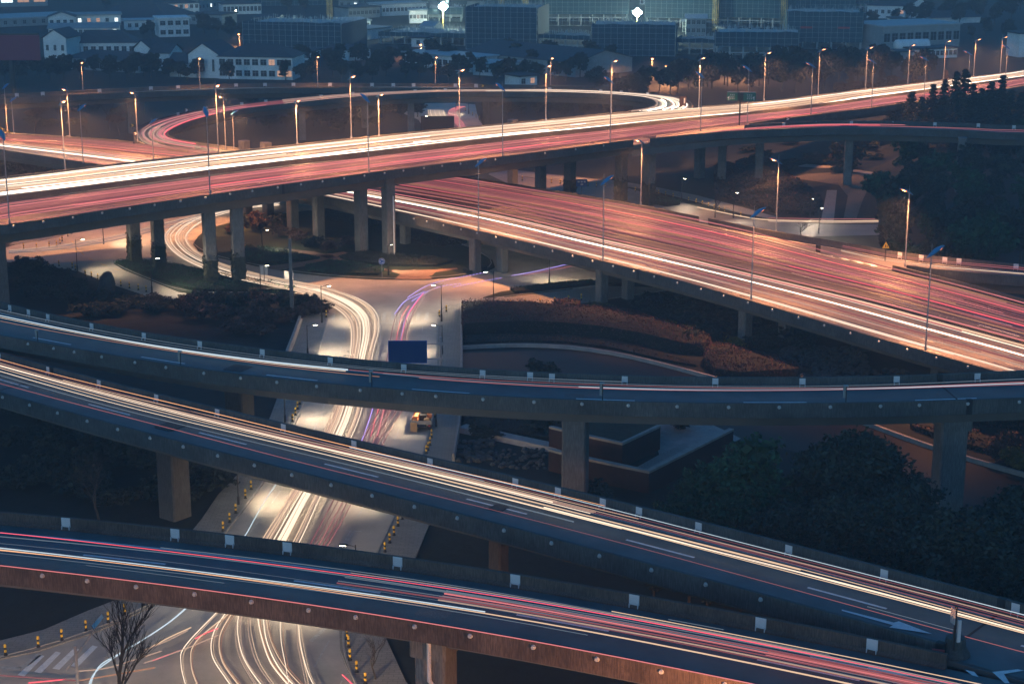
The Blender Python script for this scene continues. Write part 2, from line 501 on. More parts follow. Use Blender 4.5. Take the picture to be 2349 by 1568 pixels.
C_far = [(0, 691), (107.5, 718), (210, 739.5), (327.5, 762), (460, 780), (587, 797), (759.5, 817), (924.5, 834), (1107, 846), (1267, 854.5), (1433, 861), (1642, 864.8), (1842, 865), (2057, 861.5), (2187, 856.5), (2349, 848)]
C_near = [(0, 769.5), (87.5, 784.5), (271, 817), (415, 841), (587, 865), (854.5, 889), (1087, 908), (1174.5, 912), (1382, 920), (1549.5, 925), (1761, 926.5), (1937, 925), (2112, 921), (2262, 916), (2349, 912)]
D_far = [(0, 807), (112, 838), (231, 869), (362.5, 902), (500, 933), (653, 969.5), (816, 1007), (989.5, 1047), (1174, 1088), (1279.5, 1113), (1384.5, 1139), (1467, 1158), (1604.5, 1192), (1811, 1244), (2032, 1299), (2199.5, 1342), (2349, 1382)]
D_near = [(0, 901), (137.5, 939.5), (275, 977), (425, 1016), (587, 1058), (671, 1079), (761, 1102), (854.5, 1126), (952, 1151), (1049.5, 1177), (1157, 1205), (1267, 1234), (1376, 1263), (1496, 1295.6), (1619.5, 1328), (1746, 1362), (1887, 1399), (2012, 1434), (2112, 1463), (2184, 1485), (2349, 1528)]
E_far = [(0, 1171), (155, 1183), (405, 1209), (531, 1223), (662, 1239.5), (916, 1273), (1174, 1310), (1457, 1359.5), (1748, 1411), (2004.5, 1461), (2184, 1498), (2349, 1534)]
E_near = [(0, 1297), (100, 1308), (315, 1333), (447.5, 1349), (587, 1367), (709.5, 1386), (817, 1402), (952, 1422), (1079.5, 1443), (1174.5, 1460.6), (1369.5, 1496), (1517, 1525), (1662, 1554), (2000, 1625), (2349, 1700)]
A_far = [(0, 406), (137, 390), (225, 379), (362.5, 364), (425, 357), (587, 340), (804.5, 317), (887, 308), (997, 297), (1174, 281.5), (1392, 259), (1490, 252), (1587, 245), (1761, 231), (1972, 205), (2054.5, 196), (2212, 177.5), (2349, 160)]
A_near = [(0, 517), (100, 502), (237, 482), (482.5, 445), (587, 431), (737, 411), (875, 392), (1174, 356), (1399.5, 327.5), (1500, 314), (1600, 301), (1697, 287), (1761, 277), (1859.5, 264), (1999.5, 247), (2100, 233), (2349, 197)]
B_far = [(37, 306), (200, 315), (350, 328), (600, 350), (850, 376), (1054, 401), (1174.5, 421), (1299.5, 440), (1467, 469.5), (1624.5, 499.5), (1762, 531), (1900, 568), (2024.5, 602), (2212, 646), (2349, 684)]
B_near = [(62, 352), (187.5, 371), (225, 377), (500, 413), (687, 438), (744.5, 450), (812, 466), (904.5, 486), (1098, 529), (1174, 547), (1382, 598), (1549.5, 640), (1722, 689), (2037, 782), (2162, 816), (2287, 852), (2349, 871)]
R1_far = [(0, 217), (100, 212), (347, 199.5), (587, 191.5), (902, 192), (1174, 195), (1337, 198)]
R1_near = [(0, 227.5), (300, 212.5), (587, 203), (762, 201.5), (1000, 202), (1174, 204), (1337, 208)]

nose = 2184
ra, DA = build_deck('main_viaduct', pair_perp(edge(A_far, zA, 1.0), edge(A_near, zA, 1.0)), 'widest elevated road, white headlight streaks beside red ones, on tall square pillars',
                    'asphalt_main', far_wall=lambda x: not (1452 < x < 1590), near_wall=lambda x: not (1480 < x < 1697), depth=2.3, box=0.2)
rb, DB = build_deck('highway_viaduct', pair_perp(edge(B_far, zB, 1.0), edge(B_near, zB, 1.0)), 'wide low viaduct passing under the main one and running down to the right',
                    'asphalt_main', far_wall=lambda x: not (335 < x < 600) and not (1620 < x < 2026), depth=2.0, box=0.2)
rc, DC = build_deck('ramp_viaduct', pair_perp(edge(C_far, zC, 1.0), edge(C_near, zC, 1.0)), 'blue-grey two-lane ramp bridge crossing just below the blank blue sign board')
rd, DD = build_deck('ramp_viaduct', pair_perp(edge(D_far, zD, 1.0, ext=(70, 60)), edge(D_near, zD, 1.0, ext=(70, 60))), 'ramp bridge slanting down right with bright streaks by its far wall',
                    near_wall=lambda x: x < nose)
re_, DE = build_deck('ramp_viaduct', pair_perp(edge(E_far, zE, 1.0, ext=(70, 60)), edge(E_near, zE, 1.0, ext=(70, 60))), 'nearest two-lane ramp bridge with a rusty red near face and a thin red streak',
                    far_wall=lambda x: x < nose, conc='concrete_rust')
rr1, DR1 = build_deck('loop_viaduct', pair_perp(edge(R1_far, zR1, 0.9, ext=(70, 8)), edge(R1_near, zR1, 0.9, ext=(70, 8))), 'farthest narrow viaduct running level in front of the dark treeline', depth=1.8)
R2_pairs = [(1588, 246, 1440, 254, 12.7), (1590, 240, 1490, 246, 12.6), (1579, 230, 1502, 237, 12.5), (1549.5, 221, 1496, 229, 12.35), (1474.5, 213.5, 1462, 221, 12), (1374.5, 206.5, 1370, 214.5, 11.8),
            (1264.5, 203.5, 1262, 211, 11.4), (1174.5, 203.5, 1174.5, 210, 11), (1024, 204.5, 1024, 211, 10.4), (952, 206.5, 955, 213.5, 10), (809, 213, 812, 222, 9.4),
            (739.5, 218.5, 742, 228.5, 9.0), (612, 230, 620, 242, 8.4), (560, 236, 570, 248, 8.1), (482, 246, 498, 261, 7.6), (420, 258, 440, 276, 7.2), (375, 268, 412, 287, 6.9),
            (335, 280, 393, 298, 6.6), (310, 295, 386, 306, 6.4), (306, 309, 391, 313, 6.2), (318, 325, 415, 320, 6.1), (360, 338, 470, 328, 6.06), (430, 346, 550, 339, 6.04)]
rr2, DR2 = build_deck('loop_viaduct', pair_list(R2_pairs, None, 0.8), 'hairpin loop ramp curling left from the main viaduct with white then pink streaks', depth=1.8,
                      wall_h=0.8, far_wall=lambda x: x > 290, near_wall=lambda x: True)
R3_pairs = [(1450, 320.5, 1450, 322.5, 12.62), (1520, 311.5, 1520, 315, 12.56), (1609, 300, 1609.5, 306, 12.45), (1650, 293.5, 1650, 302.5, 12.39), (1697, 288, 1694.5, 299.5, 12.3), (1762, 282.5, 1761, 297, 12.1),
            (1874.5, 277.5, 1875, 293.5, 11.7), (1960, 277, 1962, 293, 11.4), (2049.5, 277.5, 2052, 294, 11.1), (2200, 281.5, 2203, 299, 10.7), (2349, 287.5, 2352, 305, 10.3)]
rr3, DR3 = build_deck('ramp_viaduct', pair_list(R3_pairs, None, 1.0, ext=(0, 60)), 'slender exit ramp with red streaks leaving the main viaduct toward the right edge',
                      far_wall=lambda x: x > 1697, near_wall=lambda x: x > 1455)
R4_pairs = [(1624, 499.5, 1625, 501.5, 6.38), (1762, 527, 1755, 532, 6.4), (1887, 547, 1880, 564, 6.45), (1975, 562, 1965, 587, 6.47), (2045, 575, 2026, 602, 6.48), (2125, 585, 2095, 610, 6.5), (2199.5, 592, 2187, 621.5, 6.5), (2349, 606, 2349, 634, 6.5)]
rr4, DR4 = build_deck('ramp_viaduct', pair_list(R4_pairs, None, 1.0, ext=(0, 60)), 'short slip ramp splitting off the low highway beside the yellow triangle sign', 'asphalt_main',
                      near_wall=lambda x: x > 2026)

# lane paint
for D_, r_ in ((DC, rc),):
    dashes(D_, r_, 0.60, 3.0, 6, 10.4, single=True); solid(D_, r_, 1.25, width=0.16)
uD, iD = DD.find_u(751, 1064, 0.0)
dashes(DD, rd, uD, DD.len[iD] - 16.3 * int(DD.len[iD] / 16.3), 6.4, 9.9, single=True); solid(DD, rd, 1.5, m='paint_worn', width=0.2)
uE, iE = DE.find_u(677, 1331, 0.0)
dashes(DE, re_, uE, DE.len[iE] - 17.2 * int(DE.len[iE] / 17.2), 6.8, 10.4, m='paint', single=True); solid(DE, re_, 2.0, m='paint', width=0.2)
uA, iA = DA.find_u(31, 495, 0.0)
for du, st_ in ((0, 0), (-0.12, 3), (-0.24, 6)):
    dashes(DA, ra, uA + du, DA.len[iA] % 17.5 + st_, 6.6, 10.9, m='paint_worn', x1=1700)
solid(DA, ra, 0.9, from_near=True, m='paint', x1=1480); solid(DA, ra, 0.9, m='paint')
for u in (0.12, 0.22, 0.32): dashes(DA, ra, u, u * 30, 6.6, 10.9, m='paint_worn')
for u in (0.1, 0.2, 0.3, 0.4): dashes(DB, rb, u, u * 40, 6.6, 10.9, m='paint')
for u in (0.66, 0.77, 0.88): dashes(DB, rb, u, u * 40, 6.6, 10.9, m='paint_worn')
solid(DB, rb, 0.8, from_near=True, m='paint'); solid(DB, rb, 0.9, m='paint')
solid(DR4, rr4, 0.9, from_near=True, m='paint', x0=2040); solid(DR4, rr4, 0.9, m='paint')
solid(DR3, rr3, 0.9, from_near=True, m='paint', x0=1700)

# median barriers
def strip_wall(px, zf, dz, h, w, m, name, label, cat, root=None, jag=0, base=0.0):
    pts = smooth(resample(catmull([W(x, y, zf(x) + dz) - Vector((0, 0, dz)) for x, y in px]), 3.0), 4)
    b = MB(); b.use(m); secs = []
    for i, p in enumerate(pts):
        t = pts[min(i + 1, len(pts) - 1)] - pts[max(i - 1, 0)]; t.z = 0; t.normalize(); n = Vector((t.y, -t.x, 0))
        hh = h + (rnd(-jag, jag) if jag else 0); ww = w / 2 + (rnd(-jag, jag) * .5 if jag else 0)
        secs.append([p + n * ww + Vector((0, 0, base)), p - n * ww + Vector((0, 0, base)), p - n * ww * .7 + Vector((0, 0, hh)), p + n * ww * .7 + Vector((0, 0, hh))])
    b.sweep(secs)
    return b, pts
A_med = [(-60, 460), (0, 451), (587, 376), (837, 348), (1174.5, 311), (1424.5, 286), (1761, 252), (2032, 217.5), (2349, 175), (2450, 162)]
b, ptsAm = strip_wall(A_med, zA, 0.8, 0.8, 0.5, 'concrete', '', '', '')
tag(b.build('median_barrier', ra), 'low concrete barrier between the white and the red lanes')
B_med = [(-20, 324), (41, 328), (362, 361), (600, 392), (904, 440), (1174, 488), (1384.5, 538), (1549.5, 574), (1761, 624), (1987, 677), (2137, 717), (2349, 773), (2430, 795)]
b, ptsBm = strip_wall(B_med, zB, 0.7, 0.35, 1.2, 'concrete', '', '', '')
b.build('median_kerb', rb)

# piers: (deck root, base px x, base px y, deck soffit, wide, deep, ivy height)
def dir_at(D, p):
    i = min(range(len(D.st)), key=lambda k: (D.st[k][0].lerp(D.st[k][1], .5) - p).length)
    a, d, w = D.across(i); return math.atan2(d.y, d.x), D.st[i][0].z
def pier(root, D, p, wx, wy, depth, ivy=0.0, cap=False, m='pier_concrete'):
    ang, z = dir_at(D, Vector((p.x, p.y, 0))) if True else (0, 0)
    i = min(range(len(D.st)), key=lambda k: (Vector((D.st[k][0].x, D.st[k][0].y, 0)).lerp(Vector((D.st[k][1].x, D.st[k][1].y, 0)), .5) - Vector((p.x, p.y, 0))).length)
    a, d, w = D.across(i); ang = math.atan2(d.y, d.x)
    o = (Vector((p.x, p.y, 0)) - Vector((a.x, a.y, 0))).dot(d); mg = min(1.9, w * .3) + wy / 2
    o2 = min(max(o, mg), w - mg)
    if DBG and abs(o2 - o) > .1: print('PIER', root.name, [round(v) for v in PX(p)[:2]], round(o, 1), round(w, 1)); p = Vector(p) + d * (o2 - o); z = lerp(D.st[i][0].z, D.st[i][1].z, o2 / w) - .62
    b = MB(); b.use(m)
    hw, hd, c = wx / 2, wy / 2, 0.15
    oct_ = [(-hw + c, -hd), (hw - c, -hd), (hw, -hd + c), (hw, hd - c), (hw - c, hd), (-hw + c, hd), (-hw, hd - c), (-hw, -hd + c)]
    ca, sa = math.cos(ang), math.sin(ang)
    pr = [(p.x + x * ca - y * sa, p.y + x * sa + y * ca) for x, y in oct_]
    b.prism(pr, -0.3, z)
    o = b.build('pier', root)
    if ivy:
        v = MB(); v.use('ivy')
        for k in range(int(ivy * 60)):
            a_ = rnd(0, 4); e = rnd(-1, 1); q = [(-hw - .06, e * hd), (hw + .06, e * hd), (e * hw, -hd - .06), (e * hw, hd + .06)][int(a_)]
            zz = ivy * (1 - random.random() ** 1.5) * rnd(.7, 1.0)
            v.leaf(Vector((p.x + q[0] * ca - q[1] * sa, p.y + q[0] * sa + q[1] * ca, zz)), rnd(.18, .35))
        v2 = [((x[0] - p.x) * 1.05 + p.x, (x[1] - p.y) * 1.05 + p.y) for x in pr]; v.prism(v2, 0, ivy * .8)
        v.build('ivy', o)
    if cap:
        b2 = MB(); b2.use('pier_concrete')
        pr2 = [(p.x + x * ca * 1 - y * sa, p.y + x * sa + y * ca) for x, y in [(k[0] * 1.35, k[1] * 1.2) for k in oct_]]
        b2.prism(pr2, z - depth - 1.0, z - depth + .64); b2.build('pier_cap', o)
    return o
for x, y, wx, iv in ((310, 604, 1.9, 5.0), (366, 619, 1.9, 5.0), (485, 652, 1.9, 4.8), (549, 648, 1.9, 5.2), (830, 581, 1.8, 0), (893, 588, 1.8, 0), (673, 534, 1.7, 0), (732, 551, 1.7, 0),
                     (616, 505, 1.7, 0), (567, 500, 1.7, 0), (1176, 425, 1.7, 0), (1240, 440, 1.8, 0), (1307, 441, 1.9, 3.2), (1424, 460, 1.9, 5), (1487, 470, 1.9, 5), (3, 705, 2.2, 0), (1020, 470, 1.8, 0), (960, 470, 1.8, 0)):
    pier(ra, DA, W(x, y, 0), wx, wx * 0.95, 2.3, iv)
for x, y in ((1090, 626), (1152, 624), (1380, 692), (1440, 684), (1708, 786), (1800, 782), (930, 560), (2150, 890)):
    pier(rb, DB, W(x, y, 0), 1.45, 1.5, 2.0)
for x, y in ((1604, 408), (1655, 418), (1740, 416), (1943, 423), (2200, 440)):
    pier(rr3 if x > 1640 else ra, DR3 if x > 1640 else DA, W(x, y, 0), 1.8, 1.7, 2.0, cap=(x in (1740,)))
def under(D, x, u): return D.atu(D.idx_near(x), u)
pier(rc, DC, under(DC, 1300, .55), 2.4, 2.4, 2.0)
pier(rc, DC, under(DC, 2215, .5), 2.6, 2.6, 2.0, cap=True)
pier(rc, DC, under(DC, 520, .5), 2.3, 2.3, 2.0, m='pier_shaded')
pier(rd, DD, under(DD, 385, .5), 2.3, 2.3, 2.0, m='pier_shaded')
pier(rd, DD, under(DD, 1140, .5), 1.3, 1.3, 2.0, m='pier_shaded')
pier(re_, DE, under(DE, 955, .6), 2.3, 2.3, 2.0, cap=True)
for x in (944, 1097, 1120, 700): pier(rr2, DR2, under(DR2, x, .5), 1.6, 1.6, 1.8)
for x in (300, 850): pier(rr1, DR1, under(DR1, x, .5), 1.6, 1.6, 1.8)
# drain pipe on the pier of the nearest ramp and one on the main viaduct pillar
pp = under(DE, 955, .6)
b = MB(); b.use('white_plate'); b.tube([pp + Vector((-.4, -1.6, -1.4)), pp + Vector((-.4, -1.6, -4.5)), pp + Vector((.1, -1.45, -5.2)), Vector((pp.x + .1, pp.y - 1.45, 0.2))], 0.16, 8)
b.build('drain_pipe', re_)
b = MB(); b.use('white_plate'); q = W(905, 590, 0); b.tube([Vector((q.x, q.y - .3, 0.1)), Vector((q.x, q.y - .3, 10.2))], 0.12, 8); b.build('drain_pipe', ra)

# white marker plates on the far parapets
def plates(root, D, pts, zf, h=0.62, w=0.6):
    for x, y in pts:
        i = D.idx_near(x, D.xf); a, d, ww = D.across(i)
        p = W(x, y, zf(x) + 0.75); p = Vector((p.x, p.y, 0))
        # snap on the inner side of the far wall
        k = i; t = D.st[min(k + 1, len(D.st) - 1)][0] - D.st[max(k - 1, 0)][0]; t.z = 0; t.normalize()
        along = (Vector((p.x, p.y, 0)) - Vector((a.x, a.y, 0))).dot(t)
        q = a + t * along + d * 0.36
        b = MB(); b.use('white_plate'); rz = math.atan2(t.y, t.x)
        b.box((q.x, q.y, q.z + 0.66), (w, 0.05, h), rz)
        for sx in (-.42, .42):
            s_ = Vector((math.cos(rz), math.sin(rz), 0)) * sx * w
            b.box((q.x + s_.x + d.x * .09, q.y + s_.y + d.y * .09, q.z + 0.24), (0.06, 0.16, 0.3), rz)
        b.build('marker_plate', root)
plates(rc, DC, [(17, 705), (62, 715), (108, 725), (210, 746), (329, 768), (458, 787), (603, 805), (757, 824), (923, 842), (1107, 853), (1216, 859), (1267, 860), (1433, 868), (1641, 872), (1841, 872), (2057, 868), (2241, 860)], zC)
plates(rd, DD, [(4, 813), (113, 845), (231, 875), (362, 908), (502, 941), (653, 977), (814, 1015), (989, 1055), (1183, 1101), (1279, 1125), (1384, 1149), (1466, 1170), (1604, 1203), (1809, 1256), (2030, 1310), (2332, 1388)], zD)
plates(re_, DE, [(155, 1192), (405, 1218), (531, 1232), (662, 1249), (916, 1282), (1184, 1324), (1457, 1370), (1748, 1422), (2004, 1471)], zE, .75, .75)
plates(rr3, DR3, [(1802, 284), (1874, 281), (1960, 281), (2050, 281), (2147, 283), (2245, 286), (2327, 290)], prof([(1700, 12.3), (2349, 10.3)]), .7, .7)
plates(rr4, DR4, [(2061, 583), (2108, 591), (2163, 597), (2197, 599), (2329, 610)], lambda x: 6.5, .75, .7)
plates(rr1, DR1, [(42, 219), (100, 215), (230, 208), (347, 202), (409, 199), (541, 193), (608, 193), (673, 193), (757, 193), (854, 193), (902, 194), (949, 194), (1045, 195), (1093, 195)], zR1, .8, .9)
plates(rr2, DR2, [(383, 269), (420, 261), (482, 249), (558, 238), (612, 231), (739, 219), (809, 214), (952, 207), (1024, 205), (1266, 204), (1379, 208), (1432, 210), (1500, 216)], prof([(300, 6.5), (700, 9), (1400, 11.8)]), .7, .8)
# round white studs along the near faces
def studs(root, D, pts):
    for x in pts:
        best = D.idx_near(x, D.xn)
        i0, i1 = (best, best + 1) if D.xn[min(best + 1, len(D.st) - 1)] > x >= D.xn[best] else (max(best - 1, 0), best)
        i1 = min(i1, len(D.st) - 1); den = D.xn[i1] - D.xn[i0]
        t = (x - D.xn[i0]) / den if abs(den) > 1e-3 else 0
        a, d, w = D.across(best); p = D.st[i0][1].lerp(D.st[i1][1], max(0, min(1, t))) + d * 0.02 + Vector((0, 0, 0.62))
        b = MB(); b.use('stud_white'); b.tube([p, p + d * 0.06, p + d * 0.14], 0.18, 14, r1=0.12); b.build('reflector_stud', root)
studs(rc, DC, [66, 125, 172, 235, 311, 382, 469, 553, 636, 727, 827, 923, 1000, 1108, 1225, 1335, 1441, 1553, 1671, 1787, 1904, 2019, 2108, 2219, 2337])
studs(rd, DD, [8, 70, 134, 202, 272, 346, 422, 501, 585, 671, 761, 855, 952, 1050, 1157, 1266, 1376, 1495, 1619, 1745])
studs(re_, DE, [99, 202, 314, 448, 578, 709, 817, 952, 1079, 1224, 1370, 1517, 1662])
studs(rb, DB, [950, 980, 1018, 1058, 1095, 1138, 1184, 1226, 1268, 1314, 1360, 1407, 1454, 1501, 1554, 1608, 1660, 1716, 1772, 1832, 1891, 1951, 2016, 2081, 2148, 2220])
studs(ra, DA, [31, 100, 168, 235, 298, 355, 414, 472, 528, 579, 637, 690, 740, 789, 836, 882, 925, 972, 1014, 1056, 1096, 1136, 1250, 1320, 1384])
# dark expansion joints
def joint(root, D, x, full=True):
    i = D.idx_near(x); a, d, w = D.across(i); t = Vector((-d.y, d.x, 0)) if True else 0
    b = MB(); b.use('joint')
    def Q(o, z, s_): return a + d * o + t * s_ + Vector((0, 0, z))
    for o0, o1, z0, z1 in ((-0.03, 0.40, -0.46, 1.02), (w - 0.40, w + 0.03, -0.46, 1.02)):
        b.sweep([[Q(o0, z0, s_), Q(o0, z1, s_), Q(o1, z1, s_), Q(o1, z0, s_)] for s_ in (-.28, .28)])
    if full:
        b.poly([Q(.4, .016, -.1), Q(w - .4, .016, -.1), Q(w - .4, .016, .1), Q(.4, .016, .1)])
    b.build('expansion_joint', root)
joint(rc, DC, 2215); joint(rd, DD, 40); joint(rd, DD, 2235); joint(ra, DA, 590, False); joint(rb, DB, 1660)

# carriageway arrows and hatching where the two near ramps meet
def mark(root, px, zf, name='road_marking', m='paint_worn', lift=0.013):
    b = MB(); b.use(m)
    p = [W(x, y, zf(x)) + Vector((0, 0, lift)) for x, y in px]
    ar = sum(p[i].x * p[(i + 1) % len(p)].y - p[(i + 1) % len(p)].x * p[i].y for i in range(len(p)))
    if ar < 0: p.reverse()
    b.poly(p); b.build(name, root)
mark(rd, [(1931, 1397), (2050, 1427), (2062, 1424), (2138, 1453), (2040, 1438), (2048, 1433), (1931, 1400)], zD, 'arrow', 'paint')
mark(re_, [(1858, 1504), (1990, 1531), (1998, 1525), (2088, 1550), (1991, 1540), (1992, 1535), (1859, 1508)], zE, 'arrow', 'paint')
mark(re_, [(2213, 1535), (2235, 1540), (2245, 1552), (2230, 1548)], zE, 'chevron', 'paint')
mark(re_, [(2276, 1540), (2335, 1534), (2349, 1537), (2303, 1545), (2316, 1566), (2305, 1566)], zE, 'chevron', 'paint')
# rows of worn characters and arrows painted on the low highway and the main viaduct
def glyphs(root, x, y, dx, dy, n, zf, sx, sy):
    for k in range(n):
        cx, cy = x + dx * k, y + dy * k; b = MB(); b.use('paint_worn')
        for _ in range(7):
            ax, ay = cx + rnd(-sx, sx), cy + rnd(-sy, sy)
            if random.random() < .5: q = [(ax, ay), (ax + sx * .9, ay + sx * .22), (ax + sx * .9, ay + sx * .22 + 1), (ax, ay + 1)]
            else: q = [(ax, ay), (ax + 1.8, ay), (ax + 1.8 + sy, ay - sy), (ax + sy, ay - sy)]
            p = [W(u, v, zf(u)) + Vector((0, 0, .014)) for u, v in q]
            ar = sum(p[i].x * p[(i + 1) % 4].y - p[(i + 1) % 4].x * p[i].y for i in range(4))
            b.poly(p if ar > 0 else p[::-1])
        b.build('worn_lettering', root)
glyphs(rb, 2140, 672, 66, 17, 3, zB, 22, 5); glyphs(rb, 2090, 708, 72, 20, 4, zB, 22, 5)
glyphs(ra, 600, 418, 52, -8, 4, zA, 18, 3)
for k in range(6):
    x, y = 1836 + k * 32, 573 + k * 6.6
    mark(rb, [(x - 12, y - 2), (x + 8, y), (x + 18, y + 5), (x + 2, y + 5), (x + 2, y + 2)], zB, 'chevron', 'paint')
# ------------------------------------------------------------------ streaks of head and tail lights along the carriageways
class Trail:
    def __init__(s): s.b = MB()
    def deck(s, D, u, x0, x1, col, r=0.06, dz=0.65, wob=0.0, xs=None):
        xs = xs or D.xm; idx = [i for i in range(len(D.st)) if x0 <= xs[i] <= x1]
        if len(idx) < 2: return
        uu = [u] * len(idx)
        if wob:
            ph = rnd(0, 6); fr = rnd(.01, .03); uu = [u + wob * math.sin(ph + fr * D.len[i]) for i in idx]
        s.b.use(TR[col]); ph = rnd(0, 9); q = [r * .6 * (1 + .45 * math.sin(ph + .021 * D.len[i]) * math.sin(ph * 2 + .05 * D.len[i])) for i in idx]
        hh = [dz + .06 * math.sin(ph + .11 * D.len[i]) for i in idx]
        s.b.tube([D.atu(i, w + .003 * math.sin(.06 * D.len[i] + ph), h_) for i, w, h_ in zip(idx, uu, hh)], q, 4)
    def px(s, pts, col, r=0.06, dz=0.65, z=0.0, n=6, dashed=0):
        w = [W(x, y, z + dz) for x, y in pts]
        c = catmull(w, n); s.b.use(TR[col])
        if not dashed: s.b.tube(c, r, 4); return
        c = resample(c, dashed / 2)
        for i in range(0, len(c) - 1, 2): s.b.tube([c[i], c[i + 1]], r, 4)
    def done(s, label):
        return tag(s.b.build('light_trails'), label, 'light trails', kind='stuff')
# -- ramp C
t = Trail()
def byp(D, x, y, **k):
    return D.find_u(x, y, .65)[0]
for (x, y, col, r, x0, x1) in ((587, 822, 'cool', .15, -300, 860), (587, 824.5, 'white', .05, -300, 860), (587, 828, 'orange_dim', .05, -300, 900), (587, 817, 'cool_dim', .05, -300, 2500), (587, 813, 'cool_dim', .06, -300, 1500),
                              (1174, 873, 'pink_dim', .06, 700, 2500), (1174, 876, 'cool_dim', .05, 850, 2500), (1400, 888.5, 'cool', .045, 1250, 2500), (1400, 891, 'pink_dim', .05, 900, 2500)):
    t.deck(DC, byp(DC, x, y), x0, x1, col, r, xs=DC.xm)
t.done('cool white and orange streaks along the ramp below the blue sign board')
# -- ramp D
t = Trail()
for (x, y, col, r, x0, x1) in ((587, 972, 'orange', .045, -300, 1400), (587, 984, 'white', .08, -300, 1250), (587, 988, 'cream', .06, -300, 1900), (587, 992, 'white', .05, -300, 1500), (587, 981, 'cream_dim', .08, -300, 1300),
                              (587, 996, 'cream_dim', .05, -300, 2600), (587, 1000, 'white', .06, -300, 1400), (587, 1015, 'cool_dim', .07, -300, 1400), (587, 1027, 'pink_dim', .04, -300, 2600), (587, 1007, 'cool_dim', .03, -300, 2600),
                              (1467, 1185, 'cool', .05, 700, 2600), (1761, 1284, 'white', .07, 1200, 2600), (1761, 1287, 'cream', .06, 1000, 2600), (1761, 1279, 'cream', .05, 700, 2600), (1761, 1273, 'rose', .05, 1000, 2600)):
    t.deck(DD, byp(DD, x, y), x0, x1, col, r)
random.seed(8)
u0, u1 = DD.find_u(587, 976, .65)[0], DD.find_u(587, 1003, .65)[0]
for k in range(8):
    x0, x1 = (-300, 2600) if k % 4 == 0 else sorted((rnd(-300, 1200), rnd(-300, 1500))); t.deck(DD, rnd(u0, u1), x0, x1, random.choice(['cream_dim', 'cream_dim', 'pink_dim', 'rose', 'cool_dim', 'cream']), rnd(.03, .11), rnd(.5, .9))
for k in range(2): t.deck(DD, rnd(.5, .75), *sorted((rnd(-300, 2400), rnd(-300, 2400))), 'cool_dim', rnd(.02, .04))
t.done('dense warm white streaks by the far wall of the slanting two-lane ramp')
# -- ramp E
t = Trail()
for (x, y, col, r, x0, x1) in ((587, 1285.5, 'red_hot', .05, -300, 2600), (587, 1291, 'cool_dim', .06, -300, 2600), (587, 1324, 'orange', .05, -300, 1015), 
                              (587, 1333, 'cool', .08, -300, 1200), (587, 1335.5, 'cream', .06, -300, 2600), (587, 1309, 'cool_dim', .03, -300, 2600), (587, 1343, 'cool_dim', .03, -300, 1400), (1174, 1365, 'cream_dim', .035, 700, 2600),
                              (1174, 1379, 'cool_dim', .05, 700, 2600), (1457, 1446, 'pink', .07, 1000, 2600), (1457, 1450, 'pink_dim', .07, 1000, 2600), (1457, 1442, 'rose', .06, 1000, 2600), (1457, 1459, 'cream_dim', .09, 1000, 2600),
                              (1761, 1470, 'cream', .05, 1300, 2600), (1900, 1527, 'pink', .06, 1750, 2600), (1900, 1522, 'pink_dim', .1, 1750, 2600)):
    t.deck(DE, byp(DE, x, y), x0, x1, col, r)
u0, u1 = DE.find_u(1457, 1438, .65)[0], DE.find_u(1457, 1464, .65)[0]
for k in range(7):
    x0, x1 = (900, 2600) if k % 2 else sorted((rnd(-300, 2400), rnd(200, 2600))); t.deck(DE, rnd(u0, u1), x0, x1, random.choice(['rose', 'pink_dim', 'cool_dim', 'cream_dim', 'rose']), rnd(.03, .10), rnd(.5, .9))
for k in range(3): t.deck(DE, rnd(.15, .9), *sorted((rnd(-300, 2400), rnd(-300, 2400))), 'cool_dim', rnd(.02, .04))
i0 = [i for i in range(len(DE.st)) if -200 < DE.xn[i] < 2500]
t.b.use(TR['pink']); t.b.tube([DE.st[i][1] + Vector((0, 0, 1.03)) for i in i0], .035, 4)  # glowing edge stands in for light caught on the near wall top
t.done('one red streak, pale streaks and a glowing wall edge along the nearest ramp')
# -- main viaduct: the median runs at u_m
def frac_line(D, pts):
    """fraction across the deck of a world polyline, per station"""
    out = []
    for (a, b) in D.st:
        d = b - a; w = d.length; best = None
        for p, q in zip(pts, pts[1:]):
            e = q - p; den = d.x * e.y - d.y * e.x
            if abs(den) < 1e-9: continue
            g = p - a; s_ = (g.x * e.y - g.y * e.x) / den; u = (g.x * d.y - g.y * d.x) / den
            if -.01 <= u <= 1.01 and 0 < s_ < 1: best = s_; break
        out.append(best if best is not None else (out[-1] if out else .5))
    return out
mA = frac_line(DA, ptsAm); mB = frac_line(DB, ptsBm)
def lane_trail(T, D, med, side, v, x0, x1, col, r, dz, m0=0.035, m1=0.03):
    idx = [i for i in range(len(D.st)) if x0 <= D.xm[i] <= x1]
    if len(idx) < 2: return
    T.b.use(TR[col]); drift = rnd(-.03, .03); pts = []
    for i in idx:
        a, b = (m1, med[i] - m0) if side == 0 else (med[i] + m0, 1 - m1)
        vv = min(1, max(0, v + drift * (i - idx[0]) / max(1, len(idx)))); pts.append(D.atu(i, lerp(a, b, vv), dz))
    ph = rnd(0, 9); q = [r * (1 + .5 * math.sin(ph + .03 * D.len[i]) * math.sin(ph * 2 + .071 * D.len[i])) for i in idx]
    T.b.tube(pts, q, 4)
random.seed(11)
t = Trail()
for lane in range(4):
    c0 = (lane + .5) / 4
    for k in range(20):
        v = c0 + random.gauss(0, .055)
        x0, x1 = (-400, 2600) if random.random() < .45 else sorted((rnd(-300, 2400), rnd(-300, 2400)))
        lane_trail(t, DA, mA, 0, v, x0, x1, random.choice(['white_hot', 'white', 'white', 'cream', 'cream', 'cream_dim', 'pink_dim', 'orange_dim']), rnd(.05, .13), rnd(.45, 1.0))
